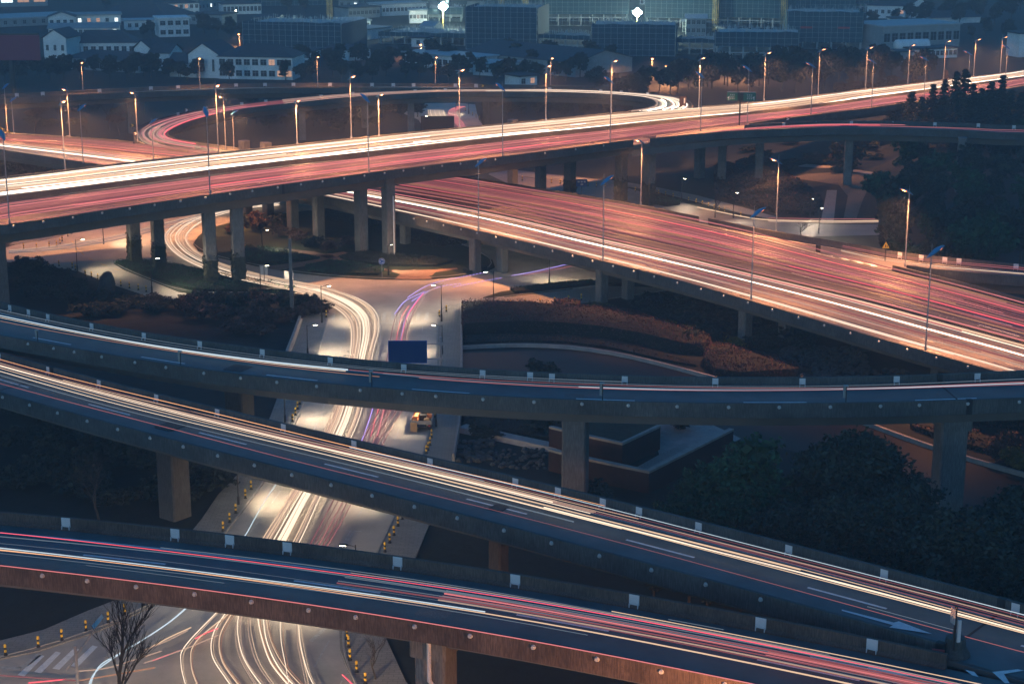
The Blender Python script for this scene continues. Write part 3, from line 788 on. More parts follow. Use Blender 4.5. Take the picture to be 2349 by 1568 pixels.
for v in (.10, .86, .93, .36, .62):
    lane_trail(t, DA, mA, 0, v, -400, 2600, 'white_hot', .13, .7)
for k in range(70):
    x = rnd(-50, 1500); lane_trail(t, DA, mA, 0, rnd(.05, .95), x, x + rnd(20, 60), random.choice(['white_hot', 'white', 'red_hot', 'orange']), rnd(.06, .12), rnd(.5, .9))
t.done('crowded white headlight streaks on the far side of the main viaduct')
t = Trail()
for k in range(60):
    v = min(.97, max(.12, random.gauss(.52, .2)))
    x0, x1 = (-400, 2600) if random.random() < .35 else sorted((rnd(-300, 2400), rnd(-300, 2400)))
    lane_trail(t, DA, mA, 1, v, x0, x1, random.choice(['pink', 'pink_dim', 'pink_dim', 'rose', 'rose', 'rose', 'red_hot' if random.random() < .4 else 'rose']), rnd(.03, .10), rnd(.5, .95))
t.done('pink and red tail light streaks on the near side of the main viaduct')
t = Trail()
random.seed(5)
for (x, y, col, r) in ((1384.5, 543, 'pink', .07), (1384.5, 550, 'cream', .10), (1384.5, 557.5, 'white', .07), (1384.5, 569, 'white_hot', .08), (1384.5, 563, 'orange_dim', .06), (1384.5, 580, 'cream_dim', .08), (1384.5, 586, 'pink', .05),
                       (1384.5, 592, 'cream', .05), (1384.5, 596, 'white', .05), (1384.5, 574, 'rose', .1), (1384.5, 553, 'pink', .05)):
    u = DB.find_u(x, y - 1.5, .65)[0]; ib = DB.idx_near(1384.5); v = (u - mB[ib] - .035) / (1 - .03 - mB[ib] - .035)
    lane_trail(t, DB, mB, 1, v, -400, 2600, col, r, .65)
for k in range(26):
    x0, x1 = sorted((rnd(-300, 2400), rnd(-300, 2400)))
    lane_trail(t, DB, mB, 1, rnd(.05, .97), x0, x1, random.choice(['cream', 'pink', 'pink_dim', 'orange_dim', 'rose', 'white']), rnd(.02, .06), rnd(.5, .9))
t.done('white and cream headlight streaks on the near side of the low highway')
t = Trail()
for k in range(75):
    x0, x1 = (-400, 2600) if random.random() < .3 else sorted((rnd(-300, 2400), rnd(-300, 2400)))
    lane_trail(t, DB, mB, 0, rnd(.04, .97), x0, x1, random.choice(['pink', 'pink_dim', 'rose', 'rose', 'rose', 'rose', 'orange_dim', 'pink_dim']), rnd(.025, .09), rnd(.5, .95), m0=.05)
for k in range(26): lane_trail(t, DB, mB, 0, rnd(.04, .97), *sorted((rnd(-300, 2400), rnd(-300, 2400))), random.choice(['pink_dim', 'orange_dim', 'pink_dim']), rnd(.05, .12), rnd(.4, .8), m0=.05)  # thicker dim streaks filling in the salmon glow of the lit road
for v in (.55, .72, .3): lane_trail(t, DB, mB, 0, v, -400, 2600, 'red_hot', .05, .7)
t.done('thin pink and orange streaks with road glow on the far side of the low highway')
# -- loops and slip ramps
t = Trail()
n = len(DR2.st)
for k in range(26):
    u = rnd(.15, .85); c = random.choice(['pink', 'pink', 'rose', 'red_hot', 'orange_dim', 'cream_dim'])
    xs = DR2.len[-1]; s0 = rnd(.62, .85) * xs; s1 = rnd(.9, 1.0) * xs
    idx = [i for i in range(n) if s0 <= DR2.len[i] <= s1]; 
    if len(idx) > 2:
        t.b.use(TR[c]); t.b.tube([DR2.atu(i, u + .08 * math.sin(i * .1 + k), .65) for i in idx], rnd(.06, .16), 4)
for k in range(10):
    idx = [i for i in range(n) if DR2.len[-1] * .35 <= DR2.len[i] <= DR2.len[-1] * .8]; t.b.use(TR['rose']); t.b.tube([DR2.atu(i, .2 + k * .065, .65) for i in idx], .06, 4)  # dim glowing lines stand in for the soft pink light on the road
t.done('pink tail light streaks and road glow round the left hairpin of the loop ramp')
t = Trail()
for k in range(22):
    u = rnd(.12, .9); c = random.choice(['white_hot', 'white', 'cream', 'white'])
    xs = DR2.len[-1]; s0 = 0; s1 = rnd(.12, .45) * xs if k % 3 else xs * .62
    idx = [i for i in range(n) if s0 <= DR2.len[i] <= s1]
    t.b.use(TR[c if s1 < .5 * xs else 'cream_dim']); t.b.tube([DR2.atu(i, u + .06 * math.sin(i * .12 + k), .65) for i in idx], rnd(.06, .18), 4)
t.done('white headlight streaks round the right hairpin of the loop ramp')
t = Trail()
for u, c, r in ((.30, 'pink', .12), (.42, 'red_hot', .10), (.36, 'pink', .1), (.5, 'pink_dim', .14), (.24, 'pink_dim', .08)):
    t.deck(DR3, u, 1400, 1990 + rnd(-60, 200), c, r)
for u in (.45, .6): t.deck(DR3, u, 1960, 2600, 'pink_dim', .08)
t.done('pink streaks on the slender exit ramp at the right')
t = Trail()
for u, c, r in ((.12, 'pink', .06), (.22, 'rose', .08), (.6, 'white', .06), (.66, 'cream', .06), (.3, 'rose', .1)): t.deck(DR4, u, 1900, 2600, c, r)
t.done('pink and white streaks on the short slip ramp by the yellow triangle sign')
t = Trail()
for u, c, r in ((.7, 'cool_dim', .16), (.8, 'cool_dim', .10)): t.deck(DR1, u, -300, 1400, c, r)
t.done('single pale streak on the farthest narrow viaduct')
# -- the street below
random.seed(21)
inner = [(640, 462), (560, 478), (480, 502), (440, 530), (436, 556), (470, 585), (540, 612), (640, 636), (740, 655), (820, 682), (860, 712), (868, 750), (856, 800), (840, 880), (822, 960), (775, 1060), (735, 1135), (694, 1225), (640, 1330), (600, 1400)]
outer = [(640, 470), (540, 480), (430, 502), (382, 532), (385, 562), (430, 598), (520, 632), (620, 655), (700, 672), (760, 700), (796, 730), (806, 770), (800, 830), (778, 900), (752, 970), (700, 1075), (652, 1150), (604, 1225), (540, 1330), (500, 1400)]
def between(k, a, b, lo=0, hi=None, j=2.0):
    hi = hi or len(a); jx, jy = rnd(-j, j), rnd(-j * .4, j * .4)
    return [(lerp(a[i][0], b[i][0], k) + jx, lerp(a[i][1], b[i][1], k) + jy) for i in range(lo, hi)]
t = Trail()
for k in range(13): t.px(between(rnd(0, 1), inner, outer, 0, 13), random.choice(['white', 'white', 'cream', 'cream', 'cream_dim']), rnd(.03, .07))
for k in range(20): t.px(between(rnd(.0, 1.0), inner, outer, 8, 20, 4), random.choice(['white', 'white', 'cream', 'cream', 'cream_dim', 'cream_dim']), rnd(.03, .09))
for k in range(9): t.px(between(rnd(.3, 1), inner, outer, 6, 17, 5), random.choice(['cream_dim', 'orange_dim', 'cream']), rnd(.02, .05))
t.done('fan of white headlight streaks turning off the roundabout into the street')
t = Trail()
for k in range(7):
    o = rnd(-12, 12); t.px([(20, 577 + o * .3), (100, 571 + o * .4), (190, 559 + o * .5), (290, 540 + o * .5), (400, 512 + o * .6), (520, 482 + o * .5), (640, 462 + o * .3)], random.choice(['cream', 'cream', 'cream_dim', 'cool_dim']), rnd(.03, .06))
t.done('white streaks sweeping round the back of the roundabout at the left')
t = Trail()
redL = [(935, 735), (948, 700), (985, 668), (1050, 642), (1130, 628), (1220, 615), (1300, 605)]
for k in range(10):
    o = rnd(0, 1); pts = [(748 + 75 + o * 60, 1000), (850 + o * 50, 920), (876 + o * 46, 840), (886 + o * 46, 790), (898 + o * 48, 730), (918 + o * 45, 700), (950 + o * 30, 672), (1000 + o * 20, 650), (1045 + o * 8, 638)]
    c = random.choice(['pink', 'red_hot', 'pink_dim', 'rose', 'violet', 'cream_dim'])
    t.px(pts[rnd(0, 1) > .5 and 2 or 0:int(rnd(5, 9))], c, rnd(.03, .08), dashed=.9 if c == 'violet' else 0)
for p in ([(935, 682), (970, 660), (1010, 645), (1110, 625)], [(945, 690), (985, 666), (1020, 655), (1060, 650)], [(905, 720), (930, 690), (975, 668)], [(1040, 658), (1090, 648), (1150, 637)]):
    t.px(p, 'violet', .06, dashed=.7)
t.px([(830, 1010), (848, 960), (858, 925), (866, 900)], 'violet', .06, dashed=.7)
t.px([(1174, 632), (1230, 622), (1300, 606)], 'violet', .05); t.px([(1200, 632), (1260, 620), (1312, 610)], 'pink', .04)
for k in range(5):
    o = k * 14; t.px([(890 + o, 905), (860 + o * .9, 960), (832 + o * .9, 1010), (800 + o * .8, 1080), (742 + o * .8, 1190), (700 + o * .7, 1270)], random.choice(['rose', 'pink_dim']), rnd(.03, .07))
t.done('pink and flashing violet streaks climbing the right lanes of the street')
t = Trail()
arcs = [[(520, 1400), (490, 1450), (486, 1500), (515, 1550), (560, 1610)], [(535, 1400), (505, 1455), (508, 1510), (540, 1560), (590, 1620)], [(548, 1400), (545, 1450), (560, 1510), (600, 1570), (640, 1620)],
        [(572, 1405), (570, 1450), (590, 1520), (640, 1590), (660, 1620)], [(603, 1410), (612, 1470), (640, 1530), (700, 1600)], [(608, 1410), (622, 1470), (655, 1530), (720, 1600)], [(643, 1418), (645, 1470), (656, 1530), (668, 1600)],
        [(680, 1422), (682, 1470), (692, 1520), (706, 1590)], [(684, 1422), (690, 1480), (706, 1540), (730, 1590)], [(530, 1402), (450, 1470), (438, 1520), (455, 1575), (480, 1620)], [(500, 1400), (425, 1480), (415, 1520), (428, 1580)],
        [(560, 1402), (540, 1440), (548, 1500), (580, 1560), (625, 1620)], [(590, 1408), (600, 1460), (622, 1520), (670, 1580), (700, 1620)]]
for i, a in enumerate(arcs):
    t.px(a, ['white', 'cream', 'white', 'cream_dim'][i % 4], rnd(.035, .06)); t.px([(x + rnd(3, 7), y) for x, y in a], random.choice(['cream', 'cream_dim', 'orange_dim']), rnd(.02, .04))
for a in ([(432, 1390), (390, 1425), (330, 1465), (270, 1500), (225, 1530), (200, 1590)], [(428, 1392), (385, 1428), (325, 1468), (265, 1505), (215, 1545), (196, 1600)]): t.px(a, 'cool', .05)
for a, c in (([(438, 1438), (390, 1460), (345, 1484)], 'cream'), ([(430, 1445), (380, 1470), (330, 1490)], 'cream_dim'), ([(500, 1440), (470, 1452), (448, 1464)], 'red_hot'), ([(415, 1490), (380, 1503), (350, 1514)], 'pink'),
             ([(370, 1492), (300, 1515), (240, 1532), (180, 1538)], 'cream_dim'), ([(785, 1546), (798, 1558), (815, 1575)], 'red_hot'), ([(65, 1565), (110, 1561), (150, 1557)], 'red_hot'), ([(500, 1455), (430, 1485), (330, 1520)], 'cream_dim'),
             ([(640, 1100), (600, 1160), (570, 1215), (560, 1230)], 'cool'), ([(355, 1530), (270, 1545), (180, 1560)], 'orange_dim'), ([(0, 1548), (60, 1552), (180, 1560)], 'rose')):
    t.px(a, c, .05)
t.done('looping white streaks of turning traffic on the junction at the bottom')
t = Trail()
for k in range(8):
    o = k * 5; t.px([(982 + o, 252 + k * .2), (984 + o, 262), (992 + o, 272), (1002 + o, 284)][::1], 'white' if k % 2 else 'cream', .12)
for k in range(4):
    o = k * 5; t.px([(1052 + o, 244), (1033 + o, 252), (1030 + o, 262), (1045 + o, 280), (1055 + o, 294)], 'pink', .12)
t.done('short white and pink streaks on the street seen through the loop ramp')
t = Trail()
t.px([(1600, 475), (1700, 496), (1762, 504), (1900, 507), (2015, 506)], 'cream', .12); t.px([(1762, 500), (1900, 502), (2015, 502)], 'pink_dim', .08)
t.px([(1762, 507), (1900, 510), (2015, 509)], 'cream_dim', .12)
t.done('pale streaks on the side street behind the low highway')
# ------------------------------------------------------------------ the ground and what is laid on it
g = MB(); g.use('soil')
xs = [-3000, -900, -500, -250, 0, 250, 500, 900, 3000]; ys = [-300, 60, 150, 300, 500, 800, 1200, 2000, 6000]
for i in range(8):
    for j in range(8): g.poly([(xs[i], ys[j], 0), (xs[i + 1], ys[j], 0), (xs[i + 1], ys[j + 1], 0), (xs[i], ys[j + 1], 0)])
tag(g.build('ground'), kind='structure')
def sheet(name, px, z, m, kind='structure', rough_edge=0):
    b = MB(); b.use(m)
    p = [W(x, y, z) for x, y in px]
    p = [Vector((v.x, v.y, z)) for v in p]
    ar = sum(p[i].x * p[(i + 1) % len(p)].y - p[(i + 1) % len(p)].x * p[i].y for i in range(len(p)))
    if ar < 0: p.reverse()
    b.poly(p); o = b.build(name)
    if kind: o['kind'] = kind
    return o
sheet('street', [(10, 600), (12, 568), (40, 560), (95, 536), (200, 500), (300, 480), (420, 470), (520, 462), (620, 452), (720, 440), (760, 470), (900, 500), (1100, 560), (1210, 560), (1360, 590), (1370, 615), (1380, 655),
                 (1274, 668), (1174, 680), (1080, 690), (1020, 702), (1004, 716), (1003, 784), (999, 880), (985, 975), (972, 1042), (930, 1130), (874, 1252), (820, 1360), (778, 1440), (780, 1488), (795, 1526), (822, 1580), (900, 1700),
                 (-100, 1700), (-100, 1525), (0, 1508), (90, 1491), (225, 1446), (362, 1383), (430, 1335), (517, 1220), (557, 1172), (607, 1103), (677, 972), (697, 921), (737, 784), (752, 729), (742, 705), (715, 680), (640, 665),
                 (560, 664), (470, 672), (400, 690), (340, 680), (250, 650), (180, 622), (120, 612)], 0.06, 'street')
sheet('road', [(1380, 412), (1470, 440), (1560, 462), (1640, 487), (1700, 500), (1762, 508), (1900, 514), (2060, 514), (2060, 538), (1882, 542), (1800, 545), (1700, 530), (1560, 500), (1400, 470), (1250, 440), (1174, 425), (1120, 400), (1140, 385), (1250, 398)], 0.05, 'asphalt_main')
sheet('road', [(900, 244), (960, 238), (1050, 236), (1090, 240), (1095, 262), (1112, 292), (990, 320), (960, 275), (905, 252)], 0.05, 'street')
# pavements with a real kerb step
def pave(px, m='paving', z=0.14, name='pavement'):
    b = MB(); b.use(m); p = [W(x, y, z) for x, y in px]; b.prism([(v.x, v.y) for v in p], -0.05, z); return tag(b.build(name), kind='structure')
pave([(735, 700), (752, 729), (737, 784), (697, 921), (677, 972), (607, 1103), (557, 1172), (517, 1220), (430, 1335), (362, 1383), (225, 1446), (90, 1491), (-100, 1530), (-100, 1490), (0, 1468), (100, 1443), (200, 1400), (270, 1373), (380, 1290), (462, 1190),
      (500, 1134), (545, 1087), (619, 957), (634, 917), (660, 804), (674, 784), (697, 719), (680, 690)])
pave([(1380, 655), (1274, 668), (1174, 680), (1080, 690), (1020, 702), (1004, 716), (1003, 784), (999, 880), (985, 975), (972, 1042), (930, 1130), (874, 1252), (820, 1360), (778, 1440), (780, 1488), (795, 1526), (822, 1580), (860, 1640), (990, 1640), (930, 1560),
      (880, 1450), (900, 1380), (954, 1276), (984, 1203), (1042, 1056), (1057, 955), (1059, 842), (1059, 784), (1053, 714), (1174, 706), (1324, 697), (1450, 676), (1560, 660)])
pave([(1174, 402), (1260, 411), (1420, 425), (1480, 432), (1560, 452), (1700, 488), (1762, 500), (1780, 497), (1700, 474), (1600, 448), (1500, 428), (1420, 415), (1300, 405), (1200, 396)])
pave([(20, 562), (60, 556), (110, 548), (145, 540), (180, 520), (215, 500), (195, 498), (150, 512), (100, 535), (40, 548)])
# kerb stones along the street
def kerb(px, w=0.22, h=0.19):
    b, _ = strip_wall(px, lambda x: 0.0, 0.0, h, w, 'kerb', '', '', '')
    return tag(b.build('kerb'), kind='structure')
kerb([(752, 729), (737, 784), (697, 921), (677, 972), (607, 1103), (557, 1172), (517, 1220), (430, 1335), (362, 1383), (225, 1446), (90, 1491), (-40, 1518)])
kerb([(1380, 655), (1274, 668), (1174, 680), (1080, 690), (1020, 702), (1004, 716), (1003, 784), (999, 880), (985, 975), (972, 1042), (930, 1130), (874, 1252), (820, 1360), (778, 1440), (780, 1488), (795, 1526), (822, 1580)])
island = [(444, 560), (452, 542), (480, 524), (540, 508), (620, 492), (720, 482), (850, 500), (980, 535), (1080, 568), (1130, 596), (1135, 612), (1108, 626), (1050, 634), (987, 640), (862, 640), (762, 634), (670, 624), (587, 609), (500, 590), (455, 574)]
pave(island, 'grass', .16, 'traffic_island'); kerb(island + [island[0]])
isl2 = [(262, 604), (290, 598), (370, 602), (440, 618), (520, 634), (600, 646), (675, 655), (690, 668), (600, 670), (470, 676), (410, 668), (340, 640), (285, 618)]
pave(isl2, 'grass', .16, 'traffic_island'); kerb(isl2 + [isl2[0]])
isl3 = [(1108, 682), (1174, 679), (1274, 667), (1362, 654), (1440, 644), (1420, 636), (1330, 648), (1240, 655), (1150, 668)]
pave(isl3, 'grass', .16, 'traffic_island')
for p in ([(640, 620), (700, 610), (760, 592), (800, 580), (788, 577), (740, 584), (690, 600), (600, 612)], [(700, 582), (745, 592), (800, 602), (860, 616), (900, 624), (900, 619), (850, 608), (790, 592), (720, 577), (560, 560), (562, 564)],
          [(870, 617), (905, 624), (930, 632), (990, 632), (1000, 624), (1050, 617), (1048, 614), (1000, 618), (955, 619), (920, 620)]):
    sheet('path', p, 0.20, 'red_paving')
sheet('path', [(905, 640), (925, 622), (950, 618), (975, 622), (992, 640)], 0.21, 'red_paving')
sheet('gravel_bed', [(1812, 408), (1850, 399), (1900, 396), (2000, 398), (2006, 412), (1992, 430), (1975, 470), (1965, 500), (1935, 500), (1945, 450), (1925, 425), (1870, 416)], 0.05, 'gravel')
sheet('path', [(1897, 436), (1920, 436), (1912, 512), (1882, 512)], 0.07, 'paving')
sheet('path', [(1825, 382), (1900, 386), (2010, 402), (2010, 396), (1900, 380), (1850, 376)], 0.07, 'coping')
# lane paint of the street
def smark(px, m='paint_worn', name='road_marking'): return sheet(name, px, 0.072, m)
def sline(pts, w=0.15, m='paint_worn', dash=0, name='road_marking'):
    c = resample(catmull([W(x, y, .072) for x, y in pts]), 1.0 if not dash else dash); b = MB(); b.use(m)
    for i in range(0, len(c) - 1, 2 if dash else 1):
        a, q = c[i], c[i + 1]; t = (q - a).normalized(); n = Vector((-t.y, t.x, 0)) * w / 2
        b.poly([a - n, q - n, q + n, a + n])
    o = b.build(name); o['kind'] = 'structure'; return o
sline([(873, 740), (870, 784), (850, 850), (820, 930), (780, 1010), (715, 1130), (650, 1240)], .2)
sline([(970, 742), (966, 800), (955, 860), (930, 940), (905, 1010), (850, 1130), (780, 1260), (740, 1330)], .15, dash=4)
sline([(790, 760), (782, 800), (765, 870), (735, 950), (690, 1050), (640, 1130), (560, 1240)], .15, dash=4)
sline([(873, 741), (985, 741)], .3); sline([(752, 752), (868, 752)], .25)
for k in range(12):
    x = 762 + k * 19.5; smark([(x, 716), (x + 8, 716), (x + 5, 734), (x - 4, 734)])
for k, (x, y) in enumerate(((15, 1520), (50, 1505), (88, 1498), (130, 1490), (172, 1484))):
    smark([(x + 40, y - 5), (x + 52, y - 2), (x + 6, y + 45), (x - 10, y + 42)], 'paint') if k else None
sline([(-40, 1530), (40, 1531), (52, 1530), (92, 1498)], .5)
sline([(290, 515), (320, 520), (360, 545)], .15); sline([(1030, 665), (1090, 648), (1160, 636), (1230, 622)], .14, 'paint_yellow', dash=3)
sline([(165, 553), (180, 572), (200, 590), (240, 608), (275, 620)], .2, 'paint_yellow', dash=2.5)
sline([(855, 653), (935, 653)], .2); sline([(850, 664), (940, 664)], .12)
sline([(712, 1470), (745, 1440), (752, 1425)], .4); sline([(755, 1468), (720, 1530)], .15); sline([(780, 1568), (800, 1540), (820, 1560)], .1)
sline([(612, 1240), (660, 1236), (740, 1234)], .25); sline([(760, 1215), (835, 1218)], .2); sline([(812, 1218), (790, 1250)], .2)
for pts in ([(703, 1250), (720, 1240), (760, 1215)], [(745, 1300), (790, 1250)]): sline(pts, .15)
# river, its coping and the planting beside it
sheet('water', [(1061, 795), (1110, 789), (1200, 787), (1300, 790), (1400, 804), (1500, 827), (1560, 842), (1640, 866), (1800, 905), (1960, 958), (2100, 1010), (2180, 1037), (2260, 1060), (2349, 1086), (2480, 1120), (2480, 1290), (2349, 1240), (2200, 1180),
                (2060, 1110), (1900, 1050), (1800, 1030), (1700, 1010), (1620, 960), (1500, 905), (1300, 880), (1061, 860)], 0.03, 'water')
b, _ = strip_wall([(1058, 793), (1110, 788), (1200, 786), (1300, 789), (1400, 803), (1500, 826), (1560, 841), (1640, 864), (1800, 903), (1960, 955), (2088, 1004), (2180, 1035), (2260, 1058), (2349, 1083), (2480, 1118)], lambda x: 0., .5, .5, .5, 'coping', '', '', '')
tag(b.build('river_wall'), 'low pale stone coping curving along the far bank of the brown river', 'retaining wall')
b, _ = strip_wall([(1060, 985), (1160, 1008), (1260, 1028), (1345, 1046)], lambda x: 0, 0, .5, 2.2, 'coping', '', '', '')
tag(b.build('path'), kind='structure')
b, _ = strip_wall([(1056, 712), (1059, 784), (1059, 842), (1056, 960), (1040, 1060)], lambda x: 0, 0, 1.0, .3, 'coping', '', '', '')
tag(b.build('bridge_parapet'), 'pale straight parapet on the right edge of the street pavement', 'parapet')
b, _ = strip_wall([(697, 716), (674, 784), (655, 830), (640, 900)], lambda x: 0, 0, 1.1, .5, 'coping', '', '', '')
tag(b.build('bridge_parapet'), 'pale balustrade with a post on the left edge of the street pavement', 'parapet')
# sunken garden: raised terrace, two dark red walls with pale caps, a pale plaza and a ramp floor
TZ = 2.8
def wallrun(px, z, base, w, label):
    pts = [W(x, y, z) for x, y in px]; r = thing('garden_wall', (pts[0].x, pts[0].y, 0), 0, label, 'wall')
    for name, m, h0, h1, ww in (('wall_face', 'wall_red', base, z - .25, w), ('wall_cap', 'coping', z - .248, z, w + .08)):
        b = MB(); b.use(m); secs = []
        for i, p in enumerate(pts):
            t = pts[min(i + 1, len(pts) - 1)] - pts[max(i - 1, 0)]
            if 0 < i < len(pts) - 1: t = (pts[i + 1] - p).normalized() + (p - pts[i - 1]).normalized()
            t.z = 0; t.normalize(); n = Vector((t.y, -t.x, 0)) * ww / 2 * (1.25 if 0 < i < len(pts) - 1 else 1)
            a = Vector((p.x, p.y, 0)) - r.location
            secs.append([a + n + Vector((0, 0, h0)), a - n + Vector((0, 0, h0)), a - n + Vector((0, 0, h1)), a + n + Vector((0, 0, h1))])
        b.sweep(secs); b.build(name, r)
b = MB(); b.use('grass'); p = [W(x, y, TZ - .3) for x, y in ((1300, 988), (1329, 994), (1427, 1015), (1512, 975), (1508, 940), (1400, 925), (1290, 930))]; b.prism([(v.x, v.y) for v in p], -.1, TZ - .3)
tag(b.build('terrace'), kind='structure')
wallrun([(1262, 976), (1329.5, 993), (1427, 1014), (1512, 974)], TZ, 0, .35, 'upper dark red wall with a pale cap bending round the grass terrace')
wallrun([(1262, 1028), (1329.5, 1045), (1487, 1078), (1581, 1030), (1678, 982)], 2.4, 0, .5, 'lower dark red wall with a pale cap, nearest the pale plaza')
sheet('plaza', [(1512, 1042), (1462, 1070), (1420, 1085), (1500, 1110), (1600, 1060), (1700, 1005), (1660, 985), (1600, 958), (1520, 955), (1500, 1000)], 0.045, 'coping')
sheet('ramp_floor', [(1512, 1042), (1455, 1074), (1478, 1082), (1585, 1030), (1570, 1015)], 0.055, 'paving')
# ------------------------------------------------------------------ street lamps
def make_sodium(deep=True):
    root = thing('street_lamp', (0, 0, 0), 0, '', 'street lamp')
    b = MB(); b.use('steel_grey'); b.tube([(0, 0, 0), (0, 0, 6), (0, 0, 12)], .13, 8, r1=.08); b.tube([(0, 0, 12), (0, 0, 13.3)], .05, 6, r1=.03)
    b.tube([(0, 0, 0), (0, 0, .5)], .2, 8); b.build('pole', root)
    w = MB(); w.use('wing_blue'); secs = []
    zc = lambda x: 12.0 + .40 * x + .05 * math.sin(x * 1.6)
    for k in range(13):
        t = k / 12; x = lerp(-.8, 2.3, t); z = zc(x); hw = .07 + .42 * math.sin(math.pi * min(1, max(0, (t * .9 + .06)))) ** 1.1; th = .05 + .20 * math.sin(math.pi * t)
        secs.append([(x, -hw, z), (x - .05, -hw * .5, z + th), (x - .05, hw * .5, z + th), (x, hw, z), (x, hw * .5, z - .03), (x, -hw * .5, z - .03)])
    w.sweep(secs); wo = w.build('lamp_housing', root, smooth=True)
    l = MB(); l.use('lamp_sodium'); secs = []
    for r_, dz in (((.9, -.03), (.9, -.3), (.7, -.55), (.05, -.7)) if deep else ((.7, -.02), (.6, -.08), (.4, -.10), (.05, -.11))):
        secs.append([(1.3 + math.cos(q * math.pi / 6) * .92 * r_, math.sin(q * math.pi / 6) * .60 * r_, zc(1.3 + math.cos(q * math.pi / 6) * .92 * r_) + dz) for q in range(12)])
    l.sweep(secs)
    l.use('lamp_core'); secs = []
    for r_, dz in (((1.3, -.25), (1.3, -.6), (.8, -.78), (.05, -.86)) if deep else ((.8, -.115), (.5, -.125), (.05, -.13))):
        secs.append([(1.3 + math.cos(q * math.pi / 5) * .34 * r_, math.sin(q * math.pi / 5) * .22 * r_, zc(1.3 + math.cos(q * math.pi / 5) * .34 * r_) + dz) for q in range(10)])
    l.sweep(secs); l.build('lamp_lens', wo)
    ld = bpy.data.lights.new('sodium_light', 'SPOT'); ld.energy = 13500; ld.color = (1.0, .40, .15); ld.spot_size = R(150); ld.spot_blend = .9; ld.shadow_soft_size = .35
    lo = bpy.data.objects.new('lamp_light', ld); COL.objects.link(lo); lo.parent = root; lo.location = (1.6, 0, 11.9); lo.rotation_euler = (0, R(-14), 0)
    return Proto(root)
SODIUM = make_sodium(); SODIUM_AWAY = make_sodium(False)
def lamp_height(base, ytop):
    lo, hi = 1.0, 25.0
    for _ in range(30):
        m = (lo + hi) / 2
        if PX(base + Vector((0, 0, m)))[1] > ytop: lo = m
        else: hi = m
    return (lo + hi) / 2
def place_lamp(x, y, z, top, ang, label, group, ratio=13.3, P_=None):
    p = W(x, y, z); h = lamp_height(p, top); s = max(.6, min(1.15, h / ratio))
    aw = 'wing' in label; return (SODIUM_AWAY if aw else SODIUM).place((p.x, p.y, z), ang, label, group, (.8, .8, s) if aw else (1.25, 1.25, s))
def road_ang(D, x, toward_near):
    i = D.idx_near(x); a, d, w = D.across(i); g = math.atan2(d.y, d.x); return g if toward_near else g + math.pi
# far rail, glowing towards the camera: (pole x, base y, head y)
far = [(378 / 4 + 587, 331, 228), (806, 318, 170), (869.5, 312, 238), (1054, 293.5, 156), (1252, 276, 147), (1402, 260, 136), (1603, 247, 130), (1752, 231.5, 118), (1876, 218, 111), (1985, 204.5, 107), (2082, 193, 102), (2164, 183, 93),
       (2233, 174, 89), (2294, 167, 84)]
for k, (x, y, top) in enumerate(far):
    place_lamp(x, y, zA(x) + .9, top - 4, road_ang(DA, x, True), 'glowing orange lamp on the far rail of the main viaduct, %s from the left' % nth(k).replace('nearest', 'first'), 'street lamps on the viaducts')
near = [(22, 513, 292), (482, 444, 242), (846, 395, 212), (1153, 359, 187), (1399.5, 328, 172), (1607, 300, 162), (1714, 284, 147), (1860, 264, 140), (1999, 247, 132), (2119, 231, 127), (2219, 216, 114), (2305, 203, 100)]
for k, (x, y, top) in enumerate(near):
    place_lamp(x, y, zA(x) + .9, top, road_ang(DA, x, False), 'blue winged lamp on the near rail of the main viaduct, %s from the left' % nth(k), 'street lamps on the viaducts')
for k, (x, y, top) in enumerate([(1098, 529.5, 360), (1383, 598.5, 399), (1723, 689, 472), (2123, 803, 559)]):
    place_lamp(x, y, zB(x) + .9, top, road_ang(DB, x, False), 'tall blue winged lamp on the near rail of the low highway, %s from the left' % nth(k), 'street lamps on the viaducts')
for x, y, z, top, lab in ((1470, 469.5, zB(1470) + .9, 312, 'glowing lamp in front of the pillars on the far rail of the low highway'), (1780, 534, 6.2, 355, 'glowing lamp beside the pale slip street behind the low highway'),
                          (2076, 611, 6.5, 424, 'large glowing lamp beside the yellow triangle sign')):
    place_lamp(x, y, z, top, road_ang(DB, x, True), lab, 'street lamps on the viaducts')
for k, (x, y, top) in enumerate([(160.5, 313, 198), (316, 325, 205), (518, 343, 214)]):
    place_lamp(x, y, 6.9, top, road_ang(DB, x, True), 'glowing orange lamp on the far rail of the left highway, %s from the left' % nth(k), 'street lamps on the viaducts')
for x, y, z, top, lab in ((149.5, 389, 13.2, 222, 'tall glowing lamp rising from the far rail at the left end of the main viaduct'), (501, 349, 13.2, 186, 'taller of two glowing lamps standing side by side at the left merge')):
    place_lamp(x, y, z, top, road_ang(DA, x, True) + .2, lab, 'street lamps on the viaducts')
for k, (x, y, top) in enumerate([(17, 300, 190), (32, 308, 228), (191, 374, 237), (352, 365, 285), (537, 342, 265)]):
    place_lamp(x, y, 6.9, top, road_ang(DB, x, False), 'dim blue winged lamp beside the left highway, %s from the left' % nth(k), 'street lamps on the viaducts')
for k, (x, y, top) in enumerate([(191, 215, 166), (459, 204, 167), (729, 200, 162), (999, 201, 160), (1263, 203, 152)]):
    r = place_lamp(x, y, 9.5, top, -1.2, 'glowing lamp on the farthest narrow viaduct, %s from the left' % nth(k), 'street lamps on the viaducts')
    for c in kids(r):
        if c.type == 'LIGHT': c.data = c.data.copy(); c.data.energy = 2500
